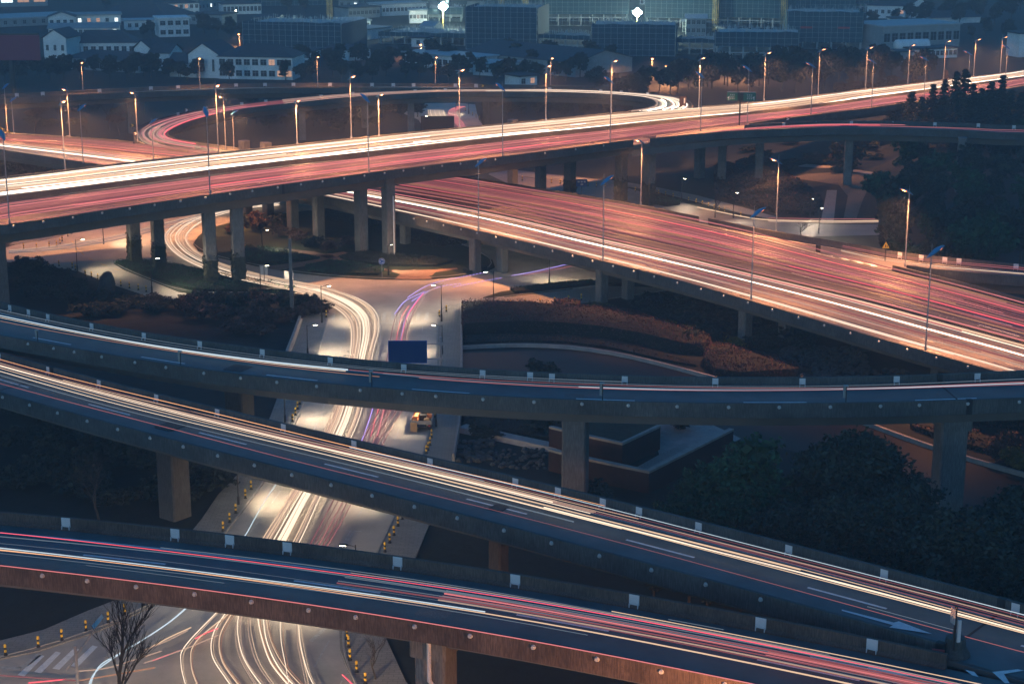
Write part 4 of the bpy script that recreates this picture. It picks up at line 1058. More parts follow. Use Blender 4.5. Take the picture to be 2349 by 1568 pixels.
for k, (x, y, h, lab) in enumerate([(550, 108, 8, 'lone orange lamp among the dark trees behind the white houses'), (966, 130, 7, 'orange lamp by the low sheds in the middle distance'), (1095, 140, 7, 'small orange lamp below the left netted building'),
                                    (1495, 172, 9, 'left one of two orange lamps before the treeline under the white floodlight'), (1527, 196, 10, 'right one of two orange lamps before the treeline under the white floodlight'), (1685, 180, 8.5, 'small orange lamp before the right netted building')]):
    p = W(x, y, 0); hh = lamp_height(p, {550: 78, 966: 102, 1095: 110, 1495: 134, 1527: 151, 1685: 142}[x]); SODIUM.place((p.x, p.y, 0), -math.pi / 2, lab, 'distant street lamps', (.9, .9, max(.3, hh / 12.3)))
# sodium lamps below the nearest ramp that light its face: they stand on the street just outside the picture's lower edge
for k, (dx, dy, lab) in enumerate(((15, 86, 'orange street lamp below the nearest ramp, in front of its pier'), (48, 84, 'orange street lamp below the nearest ramp, right of its pier'), (-34, 90, 'orange street lamp at the left side of the bottom junction'))):
    r = SODIUM.place((dx, dy, 0), R(90), lab, 'lamps at the bottom junction', (1, 1, .85))
    for c in kids(r):
        if c.type == 'LIGHT':
            c.data = c.data.copy(); c.data.spot_size = R(172); c.data.spot_blend = .25; c.data.energy = (14000, 17000, 5000)[k]; c.rotation_euler = (0, R(-50), 0)
for k, (dx, dy) in enumerate(((-20, 99), (-48, 100))):  # unseen lamps added to brighten the bottom junction
    r = SODIUM.place((dx, dy, 0), R(90), 'unseen warm white fill lamp added under the nearest ramp, ' + ('beside the junction' if k else 'before the turning streaks'), 'lamps at the bottom junction', (1, 1, .62))
    for c in kids(r):
        if c.type == 'LIGHT':
            c.data = c.data.copy(); c.data.spot_size = R(100); c.data.spot_blend = .5; c.data.energy = (13000, 6000)[k]; c.data.color = (1.0, .76, .5); c.rotation_euler = (0, R(-38), 0)

def make_black_lamp():
    root = thing('pavement_lamp', (0, 0, 0), 0, '', 'street lamp')
    b = MB(); b.use('steel_dark'); b.tube([(0, 0, .0), (0, 0, 1.2)], .13, 8); b.tube([(0, 0, 1.2), (0, 0, 5.6)], .075, 8, r1=.055); b.tube([(0, 0, 5.35), (.35, 0, 5.5), (.8, 0, 5.55)], .04, 6); b.build('pole', root)
    w = MB(); w.use('steel_dark'); w.box((1.05, 0, 5.56), (.75, .28, .09)); w.box((.95, 0, 5.63), (.4, .2, .06)); ho = w.build('lamp_housing', root)
    l = MB(); l.use('lamp_white'); l.box((1.1, 0, 5.49), (.5, .2, .045)); l.build('lamp_lens', ho)
    ld = bpy.data.lights.new('white_light', 'SPOT'); ld.energy = 1350; ld.color = (1.0, .80, .55); ld.spot_size = R(140); ld.spot_blend = 1.0; ld.shadow_soft_size = .2
    lo = bpy.data.objects.new('lamp_light', ld); COL.objects.link(lo); lo.parent = root; lo.location = (1.2, 0, 5.3); lo.rotation_euler = (0, R(-58), 0)
    return Proto(root)
BLACK = make_black_lamp()
def bl(x, y, top, ang, lab):
    p = W(x, y, .14); h = lamp_height(p, top); BLACK.place((p.x, p.y, .14), ang, lab, 'black pavement lamps', (1, 1, max(.7, min(1.3, h / 5.65))))
for a in ((178, 626, 548, 0.3, 'slim black lamp on the bushes at the left end of the roundabout road'), (349, 673, 592, .5, 'slim black lamp behind the yellow bollards left of the ivy pillars'),
          (738.5, 739.5, 654, 0.2, 'black lamp at the left corner of the street mouth'), (706, 812, 751, .3, 'black lamp just above the ramp on the left pavement'), (1013, 737, 652, math.pi - .2, 'black lamp at the right corner of the street mouth'),
          (1014.5, 812, 747, math.pi - .2, 'black lamp behind the blank blue sign board'), (1132, 707, 621, math.pi, 'black lamp on the paving above the long red hedge'), (1149, 624, 572, math.pi * .5, 'black lamp between the low highway pillars'),
          (598, 667, 619, .2, 'short black lamp beside the left grey sign back'), (602, 582, 539, .8, 'thin lamp inside the roundabout planting at the left'), (891, 632, 562, 1.2, 'thin lamp beside the round blue sign'),
          (654, 968, 912, .2, 'black lamp on the left pavement between the two middle ramps'), (1000.5, 978, 925, math.pi, 'black lamp beside the flatbed truck'), (547, 1156, 1075, .2, 'black lamp on the left pavement below the slanting ramp'),
          (818, 1362, 1248, math.pi - .1, 'black lamp head peeping over the nearest ramp wall'), (1563.5, 464.5, 406, -1.2, 'left of three thin lamps along the side street behind the highway'), (1682, 499.5, 438, -1.2, 'middle of three thin lamps along the side street behind the highway'),
          (1858, 502, 452, -1.4, 'short thin lamp in the shrubs near the pale concrete path'), (1878, 536, 473, -1.4, 'right of three thin lamps along the side street behind the highway'), (970, 305, 265, -.5, 'black lamp by the dark hoarding seen through the loop'),
          (1075, 262, 232, math.pi, 'black lamp by the bollards seen through the loop'), (238, 560, 500, .3, 'black lamp behind the first pair of viaduct pillars'), (932, 1150, 1045, math.pi - .2, 'black fill lamp added on the right pavement half hidden by the slanting ramp'), (842, 1400, 1290, math.pi - .2, 'black fill lamp added on the right pavement under the nearest ramp'),  # right-pavement lamps added behind the decks to fill the street with light
          (590, 1085, 985, .2, 'black fill lamp added on the left pavement half hidden by the slanting ramp'), (450, 1328, 1222, .2, 'black fill lamp added on the left pavement under the nearest ramp'), (385, 1372, 1262, .6, 'black fill lamp added at the corner of the bottom junction'),  # left-pavement and corner lamps added as fill light, hidden by the decks
          (1260, 655, 590, 1.5, 'black lamp under the low highway lighting the dark road')):
    bl(*a)
# blue-headed lamp at the lower left
p = W(182, 1620, 0); r = thing('street_lamp', (p.x, p.y, 0), 0, 'pale pole with a long slanted arm and dark blue head at the lower left', 'street lamp')
q = [W(178, 1480, 0)]
hgt = lamp_height(p, 1480); b = MB(); b.use('steel_grey'); b.tube([(0, 0, 0), (0, 0, hgt)], .12, 8); hh = hgt * .82
b.tube([(-.85, 0, hh - 1.1), (1.55, .3, hh + 2.2)], .06, 6); b.build('pole', r)
b = MB(); b.use('wing_blue'); b.sweep([[(1.4 + x, .3 - w_, hh + 2.1 + x * 1.2), (1.4 + x, .3 + w_, hh + 2.1 + x * 1.2), (1.4 + x - .15, .3 + w_ * .6, hh + 2.35 + x * 1.2), (1.4 + x - .15, .3 - w_ * .6, hh + 2.35 + x * 1.2)] for x, w_ in ((0, .1), (.2, .3), (.5, .32), (.8, .1))])
b.build('lamp_housing', r)

# ------------------------------------------------------------------ bollards
def make_bollard():
    root = thing('bollard', (0, 0, 0), 0, '', 'bollard')
    b = MB(); b.use('black_rubber'); b.lathe((0, 0, 0), [(.17, 0), (.17, .05), (.10, .08), (.10, .30)], 10)
    b.use('yellow_band'); b.lathe((0, 0, 0), [(.103, .30), (.103, .50)], 10)
    b.use('black_rubber'); b.lathe((0, 0, 0), [(.10, .50), (.10, .70)], 10)
    b.use('yellow_band'); b.lathe((0, 0, 0), [(.103, .70), (.103, .92), (.07, .97)], 10)
    b.build('post', root)
    return Proto(root)
BOL = make_bollard()
def bollards(pts, where, order, sc=1.0):
    for k, (x, y) in enumerate(pts):
        p = W(x, y, .14); BOL.place((p.x, p.y, .14), rnd(0, 3), 'black-yellow bollard on %s, %s from %s' % (where, nth(k), order), 'banded bollards along the kerbs', (sc, sc, sc))
bollards([(13, 1502), (88, 1483), (142, 1467), (197.5, 1446), (248.5, 1427), (286, 1409), (331, 1388)], 'the corner pavement at lower left', 'the left')
bollards([(512, 1217), (527, 1197), (541, 1176), (563, 1142), (576, 1122), (671.5, 967), (678, 952), (683, 938), (688, 927), (748.5, 727), (729, 712)], 'the left pavement of the street', 'the camera')
bollards([(838, 1568), (818, 1540.6), (803, 1513), (799.5, 1483), (796.5, 1465.6), (883, 1265), (894, 1244), (904, 1227), (913, 1205.6), (923, 1190), (978, 1039.5), (982, 1032), (986.5, 1021), (990, 1003), (998, 957)], 'the right pavement of the street', 'the camera')
bollards([(1008, 726), (1024, 714.5), (1061, 709.5), (1094.5, 707.5), (1171, 703), (1204.5, 701), (1239, 699), (1272, 696), (1304, 692), (1333.5, 688)], 'the paving above the red hedges', 'the left')
bollards([(1198, 414), (1265, 420), (1285, 421.5), (1327, 425), (1349, 426.5), (1368, 429), (1388, 430), (1457.5, 439.5), (1511, 446.5), (1527, 449.5), (1544, 454), (1579.5, 463), (1597, 467), (1611.5, 471.5), (1625, 476), (1638, 480), (1650, 483.5), (1662, 488), (1699, 498)],
         'the side street behind the highway', 'the left')
bollards([(54.5, 571), (84, 570), (113, 567), (130, 564.5), (138, 559), (143, 553), (156, 542), (164.5, 536)], 'the far side of the roundabout road', 'the left')
bollards([(135.5, 610), (166, 614.5), (173, 619.5), (196, 633), (210, 636.5), (224.5, 641), (259, 650), (277.5, 656), (297, 661), (317.5, 665), (335.5, 669)], 'the near side of the roundabout road', 'the left')
bollards([(1068 + k * 8, 255 + k * 5) for k in range(6)], 'the street seen through the loop', 'the left')

# ------------------------------------------------------------------ signs
def post(r, h, rad=.06, m='steel_grey', name='post'):
    b = MB(); b.use(m); b.tube([(0, 0, 0), (0, 0, h)], rad, 8); return b.build(name, r)
# blank blue board on two arms
p = W(1012, 905, .14); ppm = 1 / ((p.y) / CAM_F * 1.0)
r = thing('sign_gantry', (p.x, p.y, .14), 0, 'large blank dark blue road sign held by two arms on a grey post', 'road sign')
H = lamp_height(p, 773); post(r, H, .17, 'steel_grey')
sc_ = CAM_F / PX(p + Vector((0, 0, 5)))[2]
zb0, zb1 = lamp_height(p, 831), lamp_height(p, 779.5); x0b, x1b = (892 - 1012) / sc_, (981 - 1012) / sc_
b = MB(); b.use('board_blue'); b.box(((x0b + x1b) / 2, -.25, (zb0 + zb1) / 2), (x1b - x0b, .1, zb1 - zb0)); b.build('sign_board', r)
b = MB(); b.use('sign_blue')
for z_ in (zb0, zb1): b.box(((x0b + x1b) / 2, -.31, z_ + (.04 if z_ == zb0 else -.04)), (x1b - x0b, .03, .07))
for x_ in (x0b, x1b): b.box((x_ + (.04 if x_ == x0b else -.04), -.313, (zb0 + zb1) / 2), (.07, .03, zb1 - zb0 - .15))
b.build('sign_frame', r)
for z_ in (lamp_height(p, 788), lamp_height(p, 822)):
    b = MB(); b.use('steel_grey'); b.tube([(x0b * .8, -.12, z_), (.3, -.12, z_)], .07, 8); b.box((0, -.1, z_), (.5, .5, .3)); b.build('arm', r)
# roundabout sign
p = W(876.5, 635, .16); r = thing('round_sign', (p.x, p.y, .16), 0, 'round blue sign with three white circling arrows on the island edge', 'road sign'); h = lamp_height(p, 599); post(r, h, .05)
b = MB(); b.use('white_plate'); b.tube([(0, -.06, h), (0, -.10, h)], .50, 24); b.build('sign_rim', r)
b = MB(); b.use('sign_blue'); b.tube([(0, -.101, h), (0, -.12, h)], .455, 24); pl = b.build('sign_plate', r)
for k in range(3):
    b = MB(); b.use('white_plate'); a0 = k * 2.094 + .3; pts = []
    for j in range(6): pts.append((a0 + j * .22))
    for j in range(5):
        q = [(math.cos(pts[j + e]) * rr, -.128, h + math.sin(pts[j + e]) * rr) for e, rr in ((0, .24), (1, .24), (1, .34), (0, .34))]
        b.poly(q[::-1])
    b.poly([(math.cos(pts[5]) * .16, -.128, h + math.sin(pts[5]) * .16), (math.cos(pts[5]) * .42, -.128, h + math.sin(pts[5]) * .42), (math.cos(pts[5] + .4) * .29, -.128, h + math.sin(pts[5] + .4) * .29)])
    b.build('arrow', pl)
# grey sign backs
for x, y, t0, t1, w_, lab in ((607, 653, 608, 631, 1.25, 'left grey sign back beside the concrete post'), (664.5, 657, 622, 641, 1.35, 'right grey sign back beside the concrete post')):
    p = W(x, y, .1); r = thing('road_sign', (p.x, p.y, .1), 0, lab, 'road sign'); h1, h0 = lamp_height(p, t0), lamp_height(p, t1); post(r, h1 - .1, .05, 'steel_dark')
    b = MB(); b.use('sign_back'); b.box((-.1, .08, (h0 + h1) / 2), (w_, .05, h1 - h0)); b.box((-.1, .04, h0 + .3), (w_, .04, .06)); b.box((-.1, .04, h1 - .3), (w_, .04, .06)); b.build('sign_plate', r)
p = W(671, 738, .0); r = thing('concrete_post', (p.x, p.y, 0), 0, 'tall plain grey concrete post among the left shrubs', 'post'); h = lamp_height(p, 547)
b = MB(); b.use('pier_concrete'); b.sweep([[(-a, -a, z), (a, -a, z), (a, a, z), (-a, a, z)] for a, z in ((.26, 0), (.18, h))]); b.build('shaft', r)
# green direction sign on the near rail of the main viaduct
p = W(1696, 287, 13.3); r = thing('direction_sign', (p.x, p.y, 13.3), -.12, 'green two-panel direction sign on a dark post over the main viaduct', 'road sign'); h = lamp_height(p, 212)
post(r, h, .16, 'steel_dark'); scs = CAM_F / PX(p)[2]; zt, zb_ = h, lamp_height(p, 231)
for k, (xa, xb) in enumerate(((1666, 1690), (1703, 1731))):
    xa, xb = (xa - 1696) / scs, (xb - 1696) / scs; b = MB(); b.use('sign_green'); b.box(((xa + xb) / 2, -.25, (zt + zb_) / 2), (xb - xa, .08, zt - zb_)); pl = b.build('sign_plate', r)
    cx = (xa + xb) / 2; hz = zt - zb_
    for row, (w_, yy) in enumerate(((.5, .68), (.42, .45), (.5, .25))):
        b = MB(); b.use('white_plate'); n = 3 if row != 1 else 6
        for j in range(n):
            gx = cx + (j - (n - 1) / 2) * w_ * (xb - xa) / n; gw = w_ * (xb - xa) / n * .7; gz = zb_ + hz * yy; gh = hz * .14
            b.box((gx, -.295, gz + gh * .5), (gw, .02, gh * .18)); b.box((gx, -.296, gz), (gw * .8, .02, gh * .18)); b.box((gx, -.297, gz), (gw * .18, .02, gh))
        b.build('sign_lettering', pl)
    b = MB(); b.use('white_plate'); ax = xa + .35 if k == 0 else xb - .35
    b.poly([(ax - .3, -.297, zb_ + hz * .35), (ax + .05, -.297, zb_ + hz * .25), (ax + .12, -.297, zb_ + hz * .6)]); b.box((ax + .02, -.294, zb_ + hz * .22), (.12, .02, .5)); b.build('sign_arrow', pl)
b = MB(); b.use('steel_dark'); b.box(((1696.5 - 1696) / scs, -.25, (zt + zb_) / 2), (1.6, .07, zt - zb_)); b.build('centre_panel', r)
b = MB(); b.use('steel_grey'); b.box((0.2, -.24, zt + .08), ((1731 - 1666) / scs, .1, .12)); b.build('sign_frame', r)
# yellow triangle on the nose of the slip ramp
p = W(2030, 598, 7.4); r = thing('warning_sign', (p.x, p.y, 7.4), 0, 'yellow triangular warning sign on a thin post at the ramp nose', 'road sign'); h = lamp_height(p, 554); hb = lamp_height(p, 569); post(r, hb + .2, .05, 'steel_dark')
b = MB(); b.use('yellow_band'); hw = (h - hb) * .55
b.v += [(-hw, -.08, hb), (hw, -.08, hb), (0, -.08, h), (-hw, -.04, hb), (hw, -.04, hb), (0, -.04, h)]
for f in ((0, 1, 2), (5, 4, 3), (0, 3, 4, 1), (1, 4, 5, 2), (2, 5, 3, 0)): b.face(f)
pl = b.build('sign_plate', r); b = MB(); b.use('steel_dark'); b.box((-.05, -.1, hb + (h - hb) * .35), (.12, .02, (h - hb) * .4)); b.box((.18, -.1, hb + (h - hb) * .3), (.1, .02, (h - hb) * .25)); b.build('sign_symbol', pl)
# blue sign on the side street
for x, y, t0, t1, lab in ((1334, 447, 411, 428, 'small blue sign with white marks on the side street behind the highway'), (1339 - 1, 300, 0, 0, None)):
    if not lab: continue
    p = W(x, y, .1); r = thing('direction_sign', (p.x, p.y, .1), 0, lab, 'road sign'); h1, h0 = lamp_height(p, t0), lamp_height(p, t1); post(r, h0 + .3, .05, 'steel_dark')
    b = MB(); b.use('sign_blue'); b.box((0, -.08, (h0 + h1) / 2), (2.1, .05, h1 - h0)); pl = b.build('sign_plate', r)
    b = MB(); b.use('white_plate')
    for j in range(3): b.box((-.6 + j * .6, -.115, h0 + (h1 - h0) * .66), (.4, .02, .28))
    b.box((.05, -.115, h0 + (h1 - h0) * .3), (.5, .02, .3)); b.build('sign_lettering', pl)
# chevron boards on the curves
for x, y, z, t, wd, lab, m in ((428, 262, 8.1, 249, .9, 'black and white chevron board on the far bend of the loop ramp', 'white_plate'), (304, 297, 7.3, 284, .9, 'yellow chevron board at the left tip of the hairpin', 'yellow_band'), (311, 315, 7.2, 303, .9, 'white chevron board low at the hairpin tip', 'white_plate'),
                           (1107, 205, 11.5, 194, .9, 'small chevron board where the two loop viaducts meet', 'yellow_band'), (1806, 281, 13, 271, .9, 'white chevron board where the exit ramp leaves the main viaduct', 'white_plate')):
    p = W(x, y, z); h = lamp_height(p, t); r = thing('chevron_board', (p.x, p.y, z), 0, lab, 'road sign'); post(r, h * .6, .05, 'steel_dark')
    b = MB(); b.use('steel_dark'); b.box((0, -.08, h * .72), (1.1, .05, h * .55)); pl = b.build('sign_plate', r)
    b = MB(); b.use(m)
    for s_ in (1, -1):
        q = [(-.3, -.12, h * .72 + s_ * h * .22), (0.05, -.12, h * .72 + s_ * h * .22), (.4, -.12, h * .72), (.05, -.12, h * .72)]
        b.poly(q if s_ < 0 else q[::-1])
    b.build('chevron', pl)
b = None
p = W(1565 + 1, 252, 12.4); r = thing('marker_board', (p.x, p.y, 12.4), 0, 'brown striped marker board at the right nose of the loop ramp', 'road sign'); h = lamp_height(p, 222)
b = MB(); b.use('wall_red'); b.box((0, 0, h / 2 + .1), (1.5, .3, h)); b.build('board', r); b = MB(); b.use('stud_white'); b.box((.3, -.16, h * .7), (.3, .03, h * .4)); b.build('reflector', r)
# little plates on posts along the near rail of the ramp below the blue board
for k, (x, y, t) in enumerate(((87, 784, 757), (415, 841, 806), (853, 889, 851), (1382, 920, 879), (1940, 925, 885))):
    p = W(x, y, zC(x) + .3); r = thing('post_camera', (p.x, p.y, zC(x) + .3), .1, 'short plated post on the near wall of the upper ramp, %s from the left' % nth(k), 'post', 'short posts on the upper ramp wall'); h = lamp_height(p, t)
    post(r, h, .05, 'steel_dark'); b = MB(); b.use('truck_grey'); b.box((-.14, .1, h * .62), (.26, .12, h * .62)); b.box((-.05, .05, h), (.42, .3, .12)); b.build('plate', r)
# sign posts on the nose of the two near ramps
p = W(2187, 1490, 11.9); r = thing('sign_post', (p.x, p.y, 11.9), .3, 'dark post with a narrow plate edge-on at the nose of the two near ramps', 'road sign'); h = lamp_height(p, 1390); post(r, h, .09, 'steel_dark')
b = MB(); b.use('sign_back'); b.box((-.14, .1, h * .78), (.06, .5, h * .35)); b.build('sign_plate', r)
b = MB(); b.use('white_plate'); b.box((.32, 0, h * .42), (.22, .12, h * .5)); b.build('marker_plate', r)
b = MB(); b.use('concrete'); p2 = W(2190, 1497, 11); b.lathe((p2.x, p2.y, 10.3), [(1.0, 0), (1.0, .7), (.72, 1.2), (.62, 1.85), (.55, 1.87)], 16); b.build('nose_block', re_)
b = MB(); b.use('banner_red'); p3 = W(2150, 1484, 11.9); b.box((p3.x, p3.y - .28, 11.55), (.8, .06, .7), -.3); b.build('red_board', re_)
# billboard
p = W(33, 232, 0); r = thing('billboard', (p.x, p.y, 0), 0, 'large blank maroon billboard on a thick dark post at the left edge', 'billboard'); h1, h0 = lamp_height(p, 80.5), 0
h1 = 0.0
for k in range(400):
    if PX(p + Vector((0, 0, k * .1)))[1] < 80.5: h1 = k * .1; break
for k in range(400):
    if PX(p + Vector((0, 0, k * .1)))[1] < 137.5: h0 = k * .1; break
sb = CAM_F / PX(p)[2]; post(r, h0 + 1, .8, 'steel_dark')
b = MB(); b.use('board_maroon'); b.box(((40 - 33) / sb, -1, (h0 + h1) / 2), (126 / sb, .5, h1 - h0), -.03); b.build('board', r)
b = MB(); b.use('steel_dark'); b.box(((40 - 33) / sb, -1.0, h1 + .3), (122 / sb, .8, .5)); b.box((1, -.3, h0 + 1.5), (100 / sb, .6, .5)); b.build('frame', r)

# ------------------------------------------------------------------ flatbed truck
p = W(967, 990, .08); d_ = (W(985, 960, 0) - W(963, 1040, 0)).normalized(); ang = math.atan2(d_.y, d_.x) - math.pi / 2
r = thing('flatbed_truck', (p.x, p.y, .08), ang, 'small flatbed truck seen from behind, loaded with orange bundles and boxes', 'truck')
def part(name, m, boxes, parent=r, tubes=()):
    b = MB(); b.use(m)
    for c, d in boxes: b.box(c, d)
    for pts, rad in tubes: b.tube(pts, rad, 12)
    return b.build(name, parent)
part('chassis', 'steel_dark', [((-.45, 3.0, .65), (.12, 6.0, .2)), ((.45, 3.0, .65), (.12, 6.0, .2)), ((0, .08, .55), (2.0, .12, .14))])
bed = part('flatbed', 'truck_grey', [((0, 2.3, .95), (2.3, 4.6, .12)), ((-1.12, 2.3, 1.2), (.06, 4.6, .5)), ((1.12, 2.3, 1.2), (.06, 4.6, .5))])
part('tailgate', 'truck_grey', [((0, -.03, 1.1), (2.2, .05, .42))] + [((x * .27, -.07, 1.1), (.05, .04, .4)) for x in range(-3, 4)], bed)
cab = part('cab', 'truck_grey', [((0, 5.45, 1.45), (2.0, 1.3, 1.5)), ((0, 5.4, 2.25), (1.85, 1.1, .14))])
part('rear_window', 'glass_dark', [((0, 4.78, 1.75), (1.3, .03, .5))], cab)
for sx in (-1, 1):
    for yy in (.9, 1.9, 5.4):
        o = part('wheel', 'black_rubber', [], r, [(((sx * .98), yy, .42), ((sx * .70), yy, .42))] and [([(sx * 1.05, yy, .42), (sx * .72, yy, .42)], .42)])
        part('rim', 'truck_grey', [], o, [([(sx * 1.07, yy, .42), (sx * 1.05, yy, .42)], .22)])
    part('tail_light', 'banner_red', [((sx * .85, .0, .72), (.25, .05, .12))])
def cargo(name, m, cx, cy, cz, boxes, lab, cat, rz=0):
    q = Matrix.Rotation(ang, 4, 'Z') @ Vector((cx, cy, cz)); o = None
    b = MB(); b.use(m)
    for c, d in boxes: b.box(c, d, rnd(-.1, .1))
    o = b.build(name); o.location = (p.x + q.x, p.y + q.y, .08 + q.z); o.rotation_euler = (0, 0, ang + rz); tag(o, lab, cat)
for k in range(5): cargo('bundle', 'cargo_orange', -.75, .5 + k * .75, 1.02, [((0, 0, .3), (.62, .65, .5)), ((.05, .05, .62), (.5, .5, .18)), ((-.1, .1, .1), (.55, .6, .3))], 'orange bundle in the left row on the truck bed, %s from the tailgate' % nth(k), 'bundle')
cargo('tarpaulin', 'cargo_orange', .75, 1.8, 1.02, [((0, 0, .45), (.5, 1.6, .4)), ((-.05, .2, .7), (.35, 1.2, .2))], 'folded orange tarpaulin on the right side of the truck bed', 'tarpaulin', .2)
cargo('crate', 'steel_dark', .1, 1.8, 1.02, [((0, 0, .3), (.8, 1.8, .6)), ((.05, .3, .7), (.6, .9, .3))], 'dark heap of gear in the middle of the truck bed', 'gear')
cargo('pallet_board', 'cargo_wood', -.85, -.25, .05, [((0, 0, .55), (.75, .08, 1.05)), ((0, .06, .55), (.6, .05, .9))], 'yellow wooden board leaning on the truck tailgate', 'board')
cargo('crate', 'cargo_wood', .55, .35, 1.02, [((0, 0, .2), (.6, .35, .3)), ((0, 0, .40), (.5, .3, .1))], 'small pale box at the rear of the truck bed', 'box')
# hoarding seen through the loop and the grey rock on the left bushes
p = W(1004, 300, 0); r = thing('hoarding', (p.x, p.y, 0), .05, 'dark ribbed hoarding at the end of the street seen through the loop', 'fence')
b = MB(); b.use('wall_red'); b.box((0, 0, 1.8), (8.2, .15, 3.6))
for k in range(9): b.box((-3.9 + k * .98, -.12, 1.85), (.1, .1, 3.5))
b.build('panel', r)
b = MB(); b.use('stone'); p = W(243, 668, 0); random.seed(3); secs = []
for z_, s_ in ((0, 1.5), (1.2, 1.35), (2.2, 1.05), (2.9, .6), (3.1, .2)): secs.append([(p.x + math.cos(a * .785) * s_ * rnd(.8, 1.1) + z_ * .15, p.y + math.sin(a * .785) * s_ * .6 * rnd(.8, 1.1), z_) for a in range(8)])
b.sweep(secs); tag(b.build('boulder'), 'upright grey boulder in the bushes by the near side of the roundabout road', 'boulder')
# ------------------------------------------------------------------ trees and shrubs
random.seed(99)
def crown_mesh(name, m, blobs, n, sz, core=.5, flat=.2):
    """leaf-sized faces gathered in clumps round the given blobs (x, y, z, rx, ry, rz)"""
    b = MB(); b.use(m); tot = sum(q[3] * q[4] * q[5] for q in blobs) ** 1
    for (x, y, z, rx, ry, rz) in blobs:
        k = int(n * rx * ry * rz / tot); cl = max(6, k // 22)
        for _ in range(cl):
            d = Vector((random.gauss(0, 1), random.gauss(0, 1), random.gauss(0, 1))).normalized(); rr = rnd(.55, 1.04)
            c = Vector((x + d.x * rx * rr, y + d.y * ry * rr, z + d.z * rz * rr)); cr = min(rx, rz) * rnd(.12, .26)
            for _ in range(22):
                q = Vector((random.gauss(0, 1), random.gauss(0, 1), random.gauss(0, .7))) * cr * .7; b.leaf(c + q, sz * rnd(.7, 1.3), flat)
        for _ in range(int(k * core * .12)):
            d = Vector((random.gauss(0, 1), random.gauss(0, 1), random.gauss(0, 1))).normalized() * rnd(.1, .62); b.leaf(Vector((x + d.x * rx, y + d.y * ry, z + d.z * rz)), sz * 3.2)
    return b.mesh(name)
def trunk_mesh(h, r, lean=.3, limbs=4):
    b = MB(); b.use('bark'); pts = [(0, 0, -.1), (lean * .3, 0, h * .35), (lean, lean * .4, h)]; b.tube(pts, r, 7, r1=r * .35)
    for k in range(limbs):
        a = k * 2.4 + .5; z = h * rnd(.45, .85); b.tube([(lean * z / h, 0, z), (math.cos(a) * h * .18, math.sin(a) * h * .18, z + h * .15), (math.cos(a) * h * .3, math.sin(a) * h * .3, z + h * .22)], r * .3, 5, r1=r * .1)
    return b.mesh('trunk')
def tree_proto(name, cat, crown, trunk):
    r = thing(name, (0, 0, 0), 0, '', cat); obj('crown', crown, r)
    if trunk: obj('trunk', trunk, r)
    return Proto(r)
def rblobs(n, R_, H0, H1):
    out = []
    for k in range(n):
        a = rnd(0, 6.28); q = rnd(0, 1) ** .6 * R_ * .62; z = rnd(H0, H1); s_ = (1 - abs((z - (H0 + H1) / 2) / (H1 - H0)) * .8); out.append((math.cos(a) * q * s_, math.sin(a) * q * s_, z, R_ * rnd(.36, .52), R_ * rnd(.36, .52), R_ * rnd(.30, .42)))
    return out
BIG = [tree_proto('evergreen_tree', 'tree', crown_mesh('crown', mm, rblobs(11, 4.6, 4.0, 10.2), 9500, .20), trunk_mesh(7, .28)) for mm in ('leaf_dark', 'leaf_green', 'leaf_dark')]
FAR = [tree_proto('evergreen_tree', 'tree', crown_mesh('crown', mm, rblobs(9, 4.2, 3.2, 7.5), 2600, .36), trunk_mesh(5, .25, limbs=2)) for mm in ('leaf_dark', 'leaf_dark', 'leaf_brown', 'leaf_green')]
def conifer_mesh(m, h, r, n):
    b = MB(); b.use(m)
    L = 15
    for i in range(L):
        z = h * (.12 + .86 * i / L); rr = r * (1 - i / L) ** .8 + .15; kb = 9
        for j in range(kb):
            a = rnd(0, 6.28); tip = rr * rnd(.6, 1.1)
            for q in range(int(n / L / kb)):
                t = rnd(.05, 1); b.leaf(Vector((math.cos(a) * tip * t + random.gauss(0, .14), math.sin(a) * tip * t + random.gauss(0, .14), z - t * t * tip * .25 + random.gauss(0, .15) + .12 * t)), .27 * rnd(.6, 1.3), .5)
    b.tube([(0, 0, h * .7), (0, 0, h)], .06, 4, r1=.01)
    return b.mesh('crown')
CON = [tree_proto('conifer_tree', 'tree', conifer_mesh('leaf_dark', 13, 3.0, 3200), trunk_mesh(9, .22, .1, 0)), tree_proto('conifer_tree', 'tree', conifer_mesh('leaf_brown', 11, 3.2, 2800), trunk_mesh(8, .22, .1, 0))]
SHR = [tree_proto('shrub', 'shrub', crown_mesh('crown', mm, rblobs(6, 2.2, .7, 2.0), 2600, .15), None) for mm in ('leaf_dark', 'leaf_brown', 'leaf_olive')]
def bare_mesh(h, n1, seed, spread=.5, r=.16):
    random.seed(seed); b = MB(); b.use('bark_dark' if n1 > 4 else 'bark')
    def grow(p, d, L, r_, lv):
        pts = [p]; q = p.copy()
        for k in range(3):
            d2 = (d + Vector((rnd(-.15, .15), rnd(-.15, .15), rnd(-.05, .12)))).normalized(); q = q + d2 * L / 3; pts.append(q.copy()); d = d2
        b.tube(pts, r_, 5 if lv < 2 else 3, r1=r_ * .55, cap=False)
        if lv >= 4: return
        for k in range(n1 if lv < 3 else 2):
            a = rnd(0, 6.28); nd = (d + Vector((math.cos(a), math.sin(a), rnd(.0, .5))) * spread * rnd(.7, 1.3)).normalized()
            grow(pts[random.choice([1, 2, 3, 3])], nd, L * rnd(.55, .75), r_ * .5, lv + 1)
    grow(Vector((0, 0, -.1)), Vector((0, 0, 1)), h * .42, r, 0)
    return b.mesh('branches')
def bare_proto(h, n1, seed, spread, r=.16):
    rr = thing('bare_tree', (0, 0, 0), 0, '', 'tree'); obj('branches', bare_mesh(h, n1, seed, spread, r), rr); return Proto(rr)
